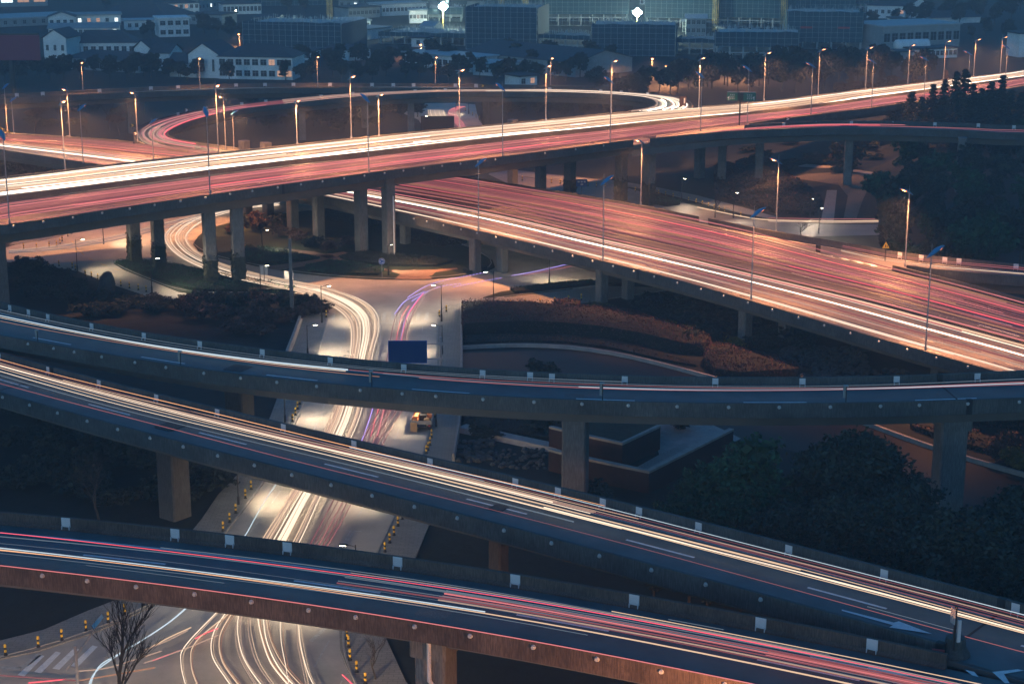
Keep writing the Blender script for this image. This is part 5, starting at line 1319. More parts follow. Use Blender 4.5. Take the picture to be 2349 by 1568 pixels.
BARE = [bare_proto(8, 4, 4, .7), bare_proto(9, 4, 9, .5, .18), bare_proto(9, 6, 12, .42, .2)]
def plant(P, x, y, h, label, group, base_h=None, z=0.0, wide=None):
    p = W(x, y, z); s_ = h / base_h; w_ = (wide or s_) * rnd(.92, 1.08)
    P.place((p.x, p.y, z), rnd(0, 6.28), label, group, (w_, w_, s_))
def row(items, fmt, group, protos, base_h, wide=None):
    items = sorted(items, key=lambda t_: t_[0])
    for k, (x, y, h) in enumerate(items):
        plant(protos[(k * 7 + k // 3) % len(protos)], x, y, h, fmt % (nth(k) if k < len(ORD) else 'a'), group, base_h, wide=wide)
# big evergreens between the two middle ramps at the right
big = [(1560, 1330, 9, 1), (1640, 1285, 11, 1), (1735, 1330, 15.0, 1), (1790, 1420, 11, 0), (1895, 1345, 14.5, 0), (1980, 1335, 15.2, 0), (2040, 1440, 13.5, 2), (1700, 1400, 8, 2), (1900, 1500, 9.5, 2), (2130, 1480, 12.5, 0), (2190, 1420, 10, 2), (2215, 1540, 14.5, 0), (2300, 1480, 14.5, 2), (2260, 1420, 12, 0), (1850, 1420, 11, 0), (1580, 1400, 8, 0), (1670, 1350, 11, 1), (1950, 1450, 13, 0), (2070, 1380, 12.5, 0),
       (2330, 1600, 12.5, 0), (2100, 1600, 9, 2), (2250, 1640, 10, 0), (2390, 1540, 13, 2), (1500, 1390, 6, 0), (1620, 1420, 7, 2), (1820, 1560, 8, 0), (2400, 1660, 12, 0), (2000, 1560, 9, 0)]
for k, (x, y, h, v) in enumerate(sorted(big)):
    plant(BIG[v], x, y, h, 'large %s evergreen crowding behind the slanting ramp at the right, %s from the left' % ('green' if v == 1 else 'dark', nth(k)), 'evergreens behind the slanting ramp', 12.5, wide=h / 12.5 * 1.05)
# wood at the right edge
random.seed(15)
wood = []
for j, (y, n) in enumerate(((400, 4), (455, 5), (505, 5), (560, 5), (610, 5), (650, 4))):
    for k in range(n):
        x = 2055 + (14 if j % 2 else 0) + (j < 2) * 10 + k * 72 + rnd(-14, 14); wood.append((x, y + rnd(-12, 12) + (20 if x < 2100 else 0), rnd(8.0, 11.0)))
wood += [(2035, 560, 9), (2050, 610, 8), (2350, 360, 9), (2270, 365, 9), (2190, 372, 8), (1955, 395, 6.5), (1925, 385, 6), (2010, 480, 8)]
row(wood, 'dark evergreen in the wood at the right edge, %s from the left', 'trees of the wood at the right edge', [FAR[0], FAR[1], FAR[3], FAR[0]], 9.4)
# conifers behind the slender exit ramp
con = [(2062, 318, 9), (2085, 322, 12), (2110, 325, 11), (2135, 318, 13.5), (2160, 322, 15), (2185, 330, 17.5), (2205, 328, 18), (2225, 322, 14), (2245, 330, 13.5), (2265, 322, 14.5), (2290, 328, 16.5), (2310, 330, 13), (2335, 325, 12), (2050, 300, 7), (2150, 340, 10), (2260, 342, 9), (2330, 345, 8), (2100, 340, 8), (2210, 345, 10)]
row(con, 'pointed dark conifer above the slender exit ramp, %s from the left', 'conifers above the exit ramp', [CON[0]], 13, wide=1.25)
# treeline behind the main viaduct on the right, and the belt behind the far viaduct
random.seed(31)
tl = [(1375 + k * 26 + rnd(-8, 8), 232 - k * 1.7 + rnd(-16, 10), rnd(7, 12)) for k in range(30)]
row(tl, 'dark tree in the belt behind the main viaduct, %s from the left', 'treeline behind the main viaduct', [FAR[0], FAR[1], FAR[0], FAR[2]], 9.4)
random.seed(32)
tl2 = [(1560 + k * 55 + rnd(-10, 10), 205 - k * 5 + rnd(-8, 8), rnd(8, 11)) for k in range(9)]
row(tl2, 'broad dark crown standing above the treeline on the right, %s from the left', 'tall crowns above the right treeline', FAR[:2], 9.4)
lw = [(x, 225 + rnd(-12, 8), rnd(5, 8)) for x in range(1925, 2200, 24)]
row(lw, 'reddish tree lit by the lamps beyond the main viaduct, %s from the left', 'reddish trees beyond the main viaduct', [FAR[2], CON[1]], 9.4)
random.seed(33)
bel = [(x + rnd(-9, 9), 196 + rnd(-22, 0), rnd(5.5, 8.5)) for x in range(10, 1340, 34)][:40]
row(bel, 'dark tree in the belt behind the farthest viaduct, %s from the left', 'treeline behind the farthest viaduct', [FAR[0], FAR[1]], 9.4)
random.seed(34)
bel2 = [(x + rnd(-12, 12), 152 + rnd(-14, 14), rnd(5, 9)) for x in list(range(690, 1400, 24))]
row(bel2, 'dark tree among the low sheds of the middle distance, %s from the left', 'trees among the middle sheds', [FAR[0], FAR[1]], 9.4)
mid = [(x, y, h) for x, y, h in ((470, 80, 9), (500, 84, 8), (530, 90, 9), (560, 96, 8), (590, 104, 7), (620, 100, 7), (330, 88, 6), (350, 84, 7), (385, 180, 5), (410, 182, 6), (430, 186, 5), (330, 176, 6), (360, 178, 6.5), (300, 180, 6), (60, 175, 8), (30, 172, 8), (90, 180, 7),
                                   (130, 176, 6), (2090, 52, 9), (2120, 56, 10), (2160, 50, 9), (2200, 58, 10), (2240, 48, 11), (2280, 60, 11), (2320, 50, 12), (2050, 60, 8), (2000, 62, 7), (2260, 84, 8), (2310, 90, 8), (2230, 92, 6), (2180, 30, 9), (2290, 20, 10), (2340, 24, 10), (700, 30, 8), (660, 26, 7), (240, 20, 8), (480, 8, 8))]
row(mid, 'dark tree between the distant houses, %s from the left', 'trees between the distant houses', [FAR[0], FAR[1]], 9.4)
# inside the loop: dark thicket
random.seed(35)
lp = [(x + rnd(-8, 8), 300 - abs(x - 770) * .04 + rnd(-44, 4), rnd(3, 5.5)) for x in range(565, 960, 11)]
row(lp, 'low dark tree in the thicket inside the loop ramp, %s from the left', 'thicket inside the loop ramp', [FAR[0], FAR[1]], 9.4, wide=.7)
lp2 = [(x + rnd(-8, 8), 256 + rnd(-24, 10), rnd(3, 5)) for x in range(1125, 1500, 11)]
row(lp2, 'low dark tree on the grass inside the right loop, %s from the left', 'trees inside the right loop', [FAR[0], FAR[1]], 9.4, wide=.6)
lp3 = [(x, y, h) for x, y, h in ((8, 378, 9), (26, 386, 8), (40, 398, 5.5), (60, 402, 5), (85, 400, 4), (110, 404, 3.5), (5, 410, 4))]
for k, (x, y, h) in enumerate(lp3): plant(SHR[2 if k < 2 else 0], x, y, h, 'bush with %s leaves by the left highway, %s from the left' % ('golden' if k < 2 else 'dark', nth(k)), 'bushes by the left highway', 2.9, wide=1.8)
for k, (x, y, h, v) in enumerate(((80, 306, 9, 0), (250, 300, 9, 1), (275, 310, 7, 0), (200, 308, 6, 0), (700, 262, 9, 1), (1045, 255, 8, 0), (690, 285, 7, 0), (1205, 262, 9, 1), (1320, 262, 9, 0), (1640, 500, 7, 0), (1120, 330, 9, 1))):
    plant(BARE[v], x, y, h, 'bare leafless tree near the loops, %s in the list from the left' % nth(k) if False else ['thin bare tree at far left behind the pink highway', 'bare tree left of the hairpin tip', 'bushy bare tree just left of the hairpin', 'small reddish bare tree behind the pink highway',
         'bare tree inside the loop left of centre', 'bare tree beside the small chevron board', 'slight bare tree inside the loop thicket', 'bare tree at the left of the right loop', 'bare tree in the middle of the right loop', 'bare tree behind the highway rail', 'bare tree by the street seen through the loop'][k], 'bare trees', 8.5 if v == 0 else 9.5)
plant(BARE[2], 275, 1625, 9.5, 'bare tree with fine upright twigs over the junction at the bottom left', 'bare trees', 9.5, wide=1.1)
plant(BARE[0], 862, 1560, 4.5, 'slight bare sapling on the right pavement below the nearest ramp', 'bare trees', 8.5)
plant(BARE[0], 228, 1200, 8, 'pale bare tree with sparse limbs in the dark under the slanting ramp', 'bare trees', 8.5)
plant(BARE[0], 1300, 1135, 4.5, 'fine bare bush growing in front of the thick ramp pier', 'bare trees', 8.5)
plant(BARE[0], 1838, 545, 3.5, 'low bare bush beside the pale side street', 'bare trees', 8.5, wide=.9)
# shrubs left of the street
random.seed(44)
sh = [(70, 625, 3.4), (45, 640, 3), (100, 640, 3), (130, 655, 3), (160, 668, 2.8), (190, 680, 2.6), (60, 670, 3), (100, 690, 3), (150, 700, 3), (215, 690, 2.4), (300, 700, 2.2), (370, 705, 2.4), (340, 720, 2.4), (410, 712, 2.6), (250, 720, 2.5), (200, 725, 2.6)]
row(sh, 'dark rounded shrub below the roundabout road on the left, %s from the left', 'dark shrubs on the left', [SHR[0]], 2.9, wide=1.35)
sh = [(440, 715, 3.2), (480, 705, 3.5), (520, 712, 3.4), (560, 708, 3.2), (600, 712, 3.2), (640, 705, 3), (690, 712, 3), (715, 722, 2.6), (460, 735, 3), (510, 742, 3), (570, 745, 3), (620, 742, 2.8), (675, 740, 2.6), (540, 765, 2), (600, 772, 2)]
row(sh, 'rusty brown shrub left of the street mouth, %s from the left', 'rusty shrubs left of the street', [SHR[1], SHR[1], SHR[0]], 2.9, wide=1.3)
sh = [(560, 520, 2.8), (600, 530, 3), (640, 545, 2.8), (680, 555, 2.6), (720, 570, 2.6), (760, 578, 2.4), (590, 515, 3), (630, 520, 3), (540, 535, 2), (800, 565, 2)]
row(sh, 'dark shrub in the roundabout planting, %s from the left', 'shrubs of the roundabout', [SHR[1], SHR[0]], 2.9, wide=1.1)
sh = [(430, 1120, 3), (470, 1130, 3), (400, 1140, 3), (380, 1160, 2.6), (450, 1155, 2.6), (500, 1115, 2.4), (330, 1150, 2.6), (280, 1165, 2.4), (1115, 1000, 1.5), (1210, 990, 1.5), (1380, 1140, 1.8), (150, 1120, 3), (80, 1100, 3), (30, 1110, 3), (200, 1080, 3), (120, 1060, 3)]
row(sh, 'dark shrub in the gap below the slanting ramp, %s from the left', 'shrubs under the ramps', [SHR[0]], 2.9, wide=1.2)
for k, (x, y, h, v, lab) in enumerate(((1690, 802, 2, 2, 'yellow-green bush beside the low highway pillar'), (1735, 800, 2.4, 0, 'round grey-green bush by the low highway pillar'), (1765, 805, 2, 0, 'second round bush by the low highway pillar'), (1245, 868, 3, 0, 'dark round bush peeping over the upper ramp wall'),
                                   (1545, 985, 3.4, 0, 'dark round tree behind the pale plaza'), (1262, 985, 2.0, 0, 'small dark bush with a pale stem by the terrace'), (2290, 1060, 3, 1, 'rusty bank bush right of the ramp pier'), (2330, 1075, 3, 2, 'golden bank bush right of the ramp pier'), (2320, 1040, 3, 1, 'rusty bush higher on the right bank'),
                                   (1400, 1000, 1.6, 0, 'clipped bush on the grass terrace'), (1640, 790, 1.2, 0, 'low bush at the tip of the long hedge'))):
    plant(SHR[v], x, y, h, lab, 'bushes by the river', 2.9, wide=h / 2.9 * 1.1)
# clipped hedges: a dark body under a coat of leaves
def hedge(px, h, m, label, dens=22, sz=.14, jag=.16, name='hedge', kind=None):
    p = [W(x, y, 0) for x, y in px]; P2 = [(v.x, v.y) for v in p]
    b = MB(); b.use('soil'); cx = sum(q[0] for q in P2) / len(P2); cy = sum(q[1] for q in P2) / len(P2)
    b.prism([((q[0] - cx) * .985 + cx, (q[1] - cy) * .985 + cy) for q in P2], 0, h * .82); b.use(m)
    x0, x1 = min(q[0] for q in P2), max(q[0] for q in P2); y0, y1 = min(q[1] for q in P2), max(q[1] for q in P2)
    def inside(x, y):
        c = False; n = len(P2)
        for i in range(n):
            (ax, ay), (bx, by) = P2[i], P2[i - 1]
            if (ay > y) != (by > y) and x < (bx - ax) * (y - ay) / (by - ay) + ax: c = not c
        return c
    area = abs(sum(P2[i][0] * P2[i - 1][1] - P2[i - 1][0] * P2[i][1] for i in range(len(P2)))) / 2
    n = int(min(26000, area * dens)); box_ = (x1 - x0) * (y1 - y0); cnt = 0; tries = 0
    while cnt < n and tries < n * 12:
        tries += 1; x, y = rnd(x0, x1), rnd(y0, y1)
        if inside(x, y): b.leaf(Vector((x, y, h * .86 + noise.noise(Vector((x * .5, y * .5, 0))) * jag * 1.6 + rnd(-.08, .14))), sz * rnd(.6, 1.3)); cnt += 1
    for i in range(len(P2)):
        a, c = Vector((*P2[i], 0)), Vector((*P2[i - 1], 0)); L = (a - c).length
        for _ in range(int(min(4000, L * h * dens * 1.3))):
            q = a.lerp(c, rnd(0, 1)); b.leaf(q + Vector((rnd(-.12, .12), rnd(-.12, .12), rnd(0, h))), sz * rnd(.6, 1.2))
    o = b.build(name); tag(o, label, 'hedge' if kind is None else 'ground cover', kind=kind); return o
hedge([(1061, 716), (1130, 714), (1200, 716), (1300, 723), (1400, 738), (1480, 752), (1560, 775), (1630, 800), (1618, 818), (1560, 812), (1480, 792), (1380, 774), (1280, 765), (1180, 762), (1061, 768)], 2.0, 'leaf_red', 'longest reddish hedge, arching from the street toward the lower right', 16)
hedge([(1632, 803), (1670, 808), (1740, 824), (1800, 840), (1862, 862), (1700, 872), (1640, 864), (1612, 838)], 1.3, 'leaf_red', 'rusty hedge mass at the end of the riverside arc', 20)
hedge([(1134, 711), (1240, 709), (1318, 716), (1316, 722), (1220, 716), (1134, 717)], 1.0, 'leaf_red', 'thin reddish hedge strip beside the pavement bollards')
hedge([(1270, 702), (1300, 698), (1330, 703), (1326, 712), (1290, 710)], 1.1, 'leaf_red', 'short reddish hedge block left of the small orange path')
hedge([(1344, 715), (1400, 719), (1460, 728), (1505, 742), (1500, 751), (1440, 738), (1380, 728), (1343, 723)], 1.1, 'leaf_red', 'reddish hedge strip right of the small orange path')
hedge([(1350, 703), (1400, 710), (1410, 715), (1360, 712)], .9, 'leaf_olive', 'small olive hedge behind the right hedge strip')
hedge([(1526, 749), (1550, 750), (1574, 762), (1568, 770), (1535, 760)], 1.0, 'leaf_olive', 'small yellow-green clipped hedge under the highway')
hedge([(1640, 783), (1690, 787), (1715, 797), (1700, 806), (1655, 800)], .9, 'leaf_yellow', 'golden clipped hedge beside the low highway pillar')
hedge([(262, 606), (300, 600), (400, 612), (480, 628), (600, 650), (680, 662), (675, 672), (560, 672), (470, 672), (420, 664), (350, 640)], .7, 'leaf_green', 'ivy bed round the feet of the four tall pillars', 26, .12, .2, 'ground_cover')
hedge([(565, 567), (640, 575), (700, 590), (735, 596), (700, 602), (640, 608), (585, 604), (555, 590)], .6, 'leaf_green', 'left leafy bed of the roundabout planting', 24, .12, .15, 'ground_cover')
hedge([(700, 614), (760, 602), (830, 608), (880, 622), (868, 634), (780, 632), (710, 626)], .6, 'leaf_green', 'front leafy bed of the roundabout planting', 24, .12, .15, 'ground_cover')
hedge([(778, 594), (840, 580), (920, 590), (1000, 596), (1040, 604), (1000, 614), (930, 614), (860, 610), (800, 602)], .7, 'leaf_dark', 'dark leafy bed behind the round blue sign', 24, .12, .15, 'ground_cover')
hedge([(1062, 622), (1100, 612), (1118, 618), (1100, 626), (1070, 630)], .6, 'leaf_dark', 'small leafy bed at the foot of the first highway pillar', 24, .12, .15, 'ground_cover')
hedge([(1170, 668), (1260, 656), (1350, 648), (1380, 652), (1280, 664), (1180, 676)], .6, 'leaf_green', 'grassy strip between the dark road and the paving', 24, .12, .15, 'ground_cover')
hedge([(1500, 452), (1530, 460), (1560, 470), (1530, 474), (1490, 468)], .9, 'leaf_green', 'green bed at the foot of the far pillars', 20, .16)
hedge([(1060, 776), (1200, 772), (1330, 778), (1440, 796), (1540, 820), (1600, 842), (1540, 832), (1400, 800), (1300, 787), (1200, 784), (1060, 789)], .35, 'leaf_brown', 'rough brown planting sloping down to the river wall', 14, .14, .2, 'ground_cover')
hedge([(1062, 955), (1200, 972), (1330, 1000), (1330, 1022), (1200, 1004), (1064, 978)], .6, 'leaf_dark', 'dark ground planting between the street and the thick ramp pier', 18, .14, .2, 'ground_cover')
hedge([(1480, 672), (1700, 700), (1840, 760), (1850, 800), (1700, 775), (1580, 745), (1500, 722), (1440, 700)], .3, 'leaf_dark', 'dark rough planting under the low highway', 7, .2, .2, 'ground_cover')
hedge([(2100, 905), (2260, 940), (2400, 975), (2400, 1070), (2260, 1040), (2180, 1018), (2090, 985)], .7, 'leaf_brown', 'rusty planting on the far river bank right of the ramp pier', 12, .2, .3, 'ground_cover')
hedge([(1640, 400), (1720, 395), (1800, 404), (1850, 430), (1880, 460), (1870, 495), (1780, 490), (1700, 468), (1640, 445)], .9, 'leaf_brown', 'dark red-brown bushes behind the side street', 5, .3, .4)
hedge([(700, 440), (900, 470), (1060, 500), (1075, 560), (1000, 570), (850, 530), (740, 500)], .3, 'leaf_dark', 'dark grass under the joining of the viaducts', 4, .2, .2, 'ground_cover')
random.seed(71)
for nm, quad, n, proto_, lab in (('a', (1500, 705, 1840, 800), 26, [SHR[0]], 'low dark bush on the bank under the low highway, %s from the left'), ('b', (1640, 330, 2010, 400), 22, [SHR[0], SHR[1]], 'low dark bush between the piers of the slender exit ramp, %s from the left'),
                               ('c', (30, 225, 300, 300), 20, [SHR[0], SHR[1]], 'low dark bush between the two left viaducts, %s from the left'), ('d', (560, 225, 900, 262), 22, [SHR[0]], 'low dark bush behind the loop thicket, %s from the left'), ('e', (0, 940, 330, 1160), 24, [SHR[0]], 'dark bush at far left below the slanting ramp, %s from the left')):
    it = [(rnd(quad[0], quad[2]), rnd(quad[1], quad[3]), rnd(1.5, 2.8)) for _ in range(n)]
    row(it, lab, 'bushes ' + nm, proto_, 2.9, wide=1.5)
# stones by the river
b = MB(); b.use('stone'); random.seed(61)
def stones(px0, px1, n, s0, s1):
    for _ in range(n):
        x, y = rnd(px0[0], px1[0]), rnd(px0[1], px1[1]); p = W(x, y, 0); s_ = rnd(s0, s1); k = 6; secs = []
        for z_, q in ((-.1, .9), (.25, 1.0), (.55, .55)): secs.append([(p.x + math.cos(a * 1.047) * s_ * q * rnd(.8, 1.15), p.y + math.sin(a * 1.047) * s_ * q * rnd(.8, 1.15), z_ * s_ * 1.6) for a in range(k)])
        b.sweep(secs)
stones((1790, 800), (1990, 852), 260, .3, .6); stones((1830, 852), (2080, 880), 120, .3, .6)
tag(b.build('river_stones'), 'heaped dark river stones below the low highway', 'stones', kind='stuff')
b = MB(); b.use('stone'); stones((1045, 1012), (1130, 1060), 70, .2, .5); stones((1130, 1030), (1250, 1075), 90, .15, .35); tag(b.build('rocks'), 'dark rocks beside the right pavement edge above the slanting ramp', 'stones', kind='stuff')
# ------------------------------------------------------------------ houses, netted shells and cranes in the distance
random.seed(77)
def frame_of(x0, y0, x1, y1):
    a, c = W(x0, y0, 0), W(x1, y1, 0); d = (c - a); L = d.length; return a, math.atan2(d.y, d.x), L
WINM = {}
def win_mesh(w, h, m):
    k = (round(w, 1), round(h, 1), m)
    if k not in WINM:
        b = MB(); b.use('slab'); b.box((0, .0, -h / 2 - .08), (w + .3, .16, .12)); b.use(m); b.box((0, 0, 0), (w, .08, h)); b.use('slab'); b.box((0, -.05, 0), (.07, .03, h)); b.box((0, -.055, h * .12), (w, .03, .06)); WINM[k] = b.mesh('window')
    return WINM[k]
def house(x0, y0, x1, y1, depth, hw, hr, label, rows=2, cols=6, style='hip', wall='plaster', roof='roof_tile', lit=.03, wsz=(1.3, 1.5), over=.6, name='house', cat='house', group='distant houses'):
    a, ang, L = frame_of(x0, y0, x1, y1); r = thing(name, (a.x, a.y, 0), ang, label, cat, group)
    b = MB(); b.use(wall); b.prism([(0, 0), (L, 0), (L, depth), (0, depth)], -.2, hw)
    if style == 'front': b.v += [(0, 0, hw), (L, 0, hw), (L / 2, 0, hw + hr), (0, depth, hw), (L, depth, hw), (L / 2, depth, hw + hr)]; n = len(b.v) - 6; b.face((n, n + 1, n + 2)); b.face((n + 5, n + 4, n + 3))
    if style == 'side': b.v += [(0, 0, hw), (0, depth, hw), (0, depth / 2, hw + hr), (L, 0, hw), (L, depth, hw), (L, depth / 2, hw + hr)]; n = len(b.v) - 6; b.face((n + 2, n + 1, n)); b.face((n + 3, n + 4, n + 5))
    b.build('wall', r)
    b = MB(); b.use(roof); o = over; e = hw + .02; t = .18
    if style == 'flat': b.prism([(-o, -o), (L + o, -o), (L + o, depth + o), (-o, depth + o)], e, e + .5)
    elif style == 'front': b.sweep([[(-o, y, e - .1), (L / 2, y, e + hr), (L + o, y, e - .1), (L + o, y, e - .1 + t), (L / 2, y, e + hr + t), (-o, y, e - .1 + t)] for y in (-o, depth + o)])
    elif style == 'side': b.sweep([[(x, -o, e - .1), (x, -o, e - .1 + t), (x, depth / 2, e + hr + t), (x, depth + o, e - .1 + t), (x, depth + o, e - .1), (x, depth / 2, e + hr)] for x in (-o, L + o)])
    else:
        q = min(depth / 2, L / 2 - .1); b.v += [(-o, -o, e), (L + o, -o, e), (L + o, depth + o, e), (-o, depth + o, e), (q, depth / 2, e + hr), (L - q, depth / 2, e + hr)]
        for f in ((0, 1, 5, 4), (1, 2, 5), (2, 3, 4, 5), (3, 0, 4), (3, 2, 1, 0)): b.face(f)
    b.build('roof', r)
    for i in range(rows):
        for j in range(cols):
            m = 'glass_dark' if random.random() > lit else random.choice(['win_white', 'win_warm']); ww = min(wsz[0], L / cols * .7)
            o_ = obj('window', win_mesh(ww, wsz[1], m), r); o_.location = ((j + .5) * L / cols, -.06, (i + .55) * hw / rows)
    return r, L
house(434, 178, 502, 180, 14, 7.2, 3.4, 'white gabled house front with three tall slit windows at left centre', 1, 3, 'front', wsz=(.7, 3.6))
house(502, 181, 672, 184, 14, 6.8, 3.6, 'long white two-storey wing with a dark roof joined to the gabled front', 2, 9, 'hip', wsz=(2.0, 1.7), lit=.12)
house(388, 176, 436, 177, 12, 4.2, 2.6, 'low white link with a dark roof left of the gabled front', 1, 3, 'side')
house(310, 160, 346, 161, 12, 6.8, 2.6, 'narrow white gable house behind the arcaded row', 1, 2, 'front', wsz=(.7, 1.8))
house(346, 162, 390, 163, 11, 5.6, 2.6, 'white wing with a dark roof beside the narrow gable house', 1, 3, 'side')
house(150, 158, 320, 168, 12, 3.6, 2.4, 'long low arcaded building with dark openings in front of the white houses', 1, 18, 'hip', wsz=(.9, 2.6), lit=0, wall='plaster_grey')
house(102, 136, 154, 137, 12, 7.2, 2.8, 'white gable house just right of the maroon billboard', 1, 3, 'front', wsz=(.9, 1.8))
house(154, 130, 312, 129, 13, 4.6, 4.0, 'long white house with a high dark roof behind the arcaded row', 1, 9, 'hip', wsz=(1.6, 1.8))
house(366, 86, 436, 84, 12, 7.0, .6, 'plain white three-storey block with few windows', 2, 4, 'flat', roof='plaster', wsz=(2.0, 1.6))
house(290, 70, 370, 68, 10, 3.6, .5, 'low white annex beside the plain white block', 1, 5, 'flat', roof='roof_light')
house(436, 56, 510, 58, 14, 4.0, .5, 'low shed with a teal grey roof right of the white block', 1, 4, 'flat', roof='roof_tile', wall='plaster_grey')
house(112, 66, 173, 65, 10, 4.6, 2.0, 'small white gable house before the long flat roofs', 1, 4, 'front', wsz=(1.4, 1.8))
house(173, 60, 278, 58, 14, 4.2, .5, 'low white building with a lit window left of centre', 1, 5, 'flat', roof='plaster_grey', lit=.25)
house(-20, 64, 196, 54, 24, 3.2, .5, 'long flat pale roofed shed at far left', 1, 10, 'flat', wall='plaster_grey', roof='roof_light', lit=0)
house(112, 84, 270, 82, 16, 3.0, 1.4, 'long low building with a parapet and a lit window', 1, 14, 'side', roof='plaster_grey', lit=.06)
house(340, 42, 458, 38, 14, 6.0, 2.4, 'white school-like block with bright windows near the top', 2, 10, 'hip', lit=.25)
house(205, 48, 385, 52, 30, 1.5, 7.5, 'huge dark hipped roof hall near the top left', 0, 0, 'hip')
house(512, 34, 600, 32, 14, 4.5, 2.5, 'white building with an arcade below the top edge', 1, 10, 'hip', lit=.0, wsz=(1.4, 2))
house(455, 30, 530, 18, 12, 14, .5, 'tall grey block with lit windows at the top edge', 3, 9, 'flat', wall='plaster_grey', roof='plaster_grey', lit=.12)
house(-40, 18, 110, 14, 18, 6, .6, 'low building with three warm windows at the top left corner', 1, 4, 'flat', wall='plaster_grey', roof='plaster_grey', lit=1.0, wsz=(9, 2.5))
house(785, 70, 850, 68, 16, 3.5, .5, 'white shed right of the left netted building', 1, 5, 'flat', roof='roof_light')
house(786, 88, 842, 92, 14, 3.8, .5, 'pale blank wall shed below the white shed', 0, 0, 'flat', roof='plaster_grey')
house(840, 36, 880, 34, 10, 4, .5, 'tiny white shed near the upper middle', 1, 4, 'flat')
house(876, 38, 978, 33, 12, 5, .5, 'white block with a row of windows left of the first floodlight', 1, 12, 'flat', roof='roof_light')
house(800, 44, 872, 40, 12, 4.5, .5, 'grey block with small windows beside the row of white sheds', 1, 8, 'flat', wall='plaster_grey')
house(672, 138, 714, 139, 10, 2.8, .5, 'small pale annex with steps right of the long white wing', 1, 3, 'flat')
house(745, 135, 800, 138, 10, 2.8, 1.6, 'low white shed with dark doors among the middle trees', 1, 6, 'side')
house(800, 140, 850, 137, 10, 3.5, 1.2, 'pale shed with a tall gable among the middle trees', 1, 4, 'front')
house(925, 150, 1082, 166, 12, 4.2, .5, 'long shed with a dark glazed upper band in the middle distance', 1, 12, 'flat', wsz=(3.5, 1.6), lit=0, roof='roof_light')
house(1085, 172, 1148, 176, 12, 3.4, .5, 'pale low building at the end of the long shed', 1, 3, 'flat', roof='roof_light')
house(944, 108, 975, 109, 8, 3.2, .5, 'small lit white hut behind the long shed', 1, 1, 'flat')
house(1070, 150, 1320, 178, 26, 4.5, 3.0, 'dark long warehouse roof below the netted buildings', 0, 0, 'side', wall='plaster_grey')
house(1190, 200, 1232, 197, 8, 3, .5, 'small white kiosk with a lit door below the warehouse', 1, 2, 'flat', lit=.5)
house(1988, 42, 2075, 44, 14, 5.5, 3.6, 'white house with a broad dark roof at the top right', 1, 6, 'hip')
house(2085, 42, 2133, 42, 12, 5.2, 3.4, 'white gable cottage at the top right', 1, 2, 'front')
house(2044, 70, 2072, 70, 8, 4.5, .5, 'bright little pavilion below the top right houses', 1, 1, 'flat', lit=1)
house(2140, 55, 2250, 52, 12, 2.4, 2.6, 'low dark roofed hall among the trees at the top right', 0, 0, 'hip')
house(2024, 118, 2200, 110, 22, 8.5, .5, 'large market hall with a pinkish flat roof on the right', 1, 10, 'flat', wall='plaster_grey', roof='roof_light', wsz=(3.5, 3.0), lit=0)
house(1970, 88, 2035, 84, 14, 2.5, .5, 'row of pale roofs left of the market hall', 1, 8, 'flat', roof='roof_light')
house(2095, 136, 2195, 132, 8, 3.2, .5, 'row of white containers in front of the market hall', 1, 10, 'flat', wall='plaster')
house(2055, 142, 2092, 142, 6, 3.2, .5, 'pair of grey containers in front of the market hall', 0, 0, 'flat', wall='plaster_grey')
house(2336, 132, 2400, 130, 8, 8, .5, 'white panel building cut by the right edge', 1, 2, 'flat', lit=.5)
# silo tank
p = W(2090, 130, 0); r = thing('storage_tank', (p.x, p.y, 0), .3, 'pale rounded tank beside the orange lamps at the right', 'tank'); b = MB(); b.use('plaster'); b.tube([(-6, 0, 3.6), (-5.6, 0, 3.6), (5.6, 0, 3.6), (6, 0, 3.6)], 2.4, 14); b.build('tank_body', r, smooth=True)
b = MB(); b.use('slab'); b.box((-3, 0, .6), (1, 3, 1.4)); b.box((3, 0, .6), (1, 3, 1.4)); b.build('cradle', r)

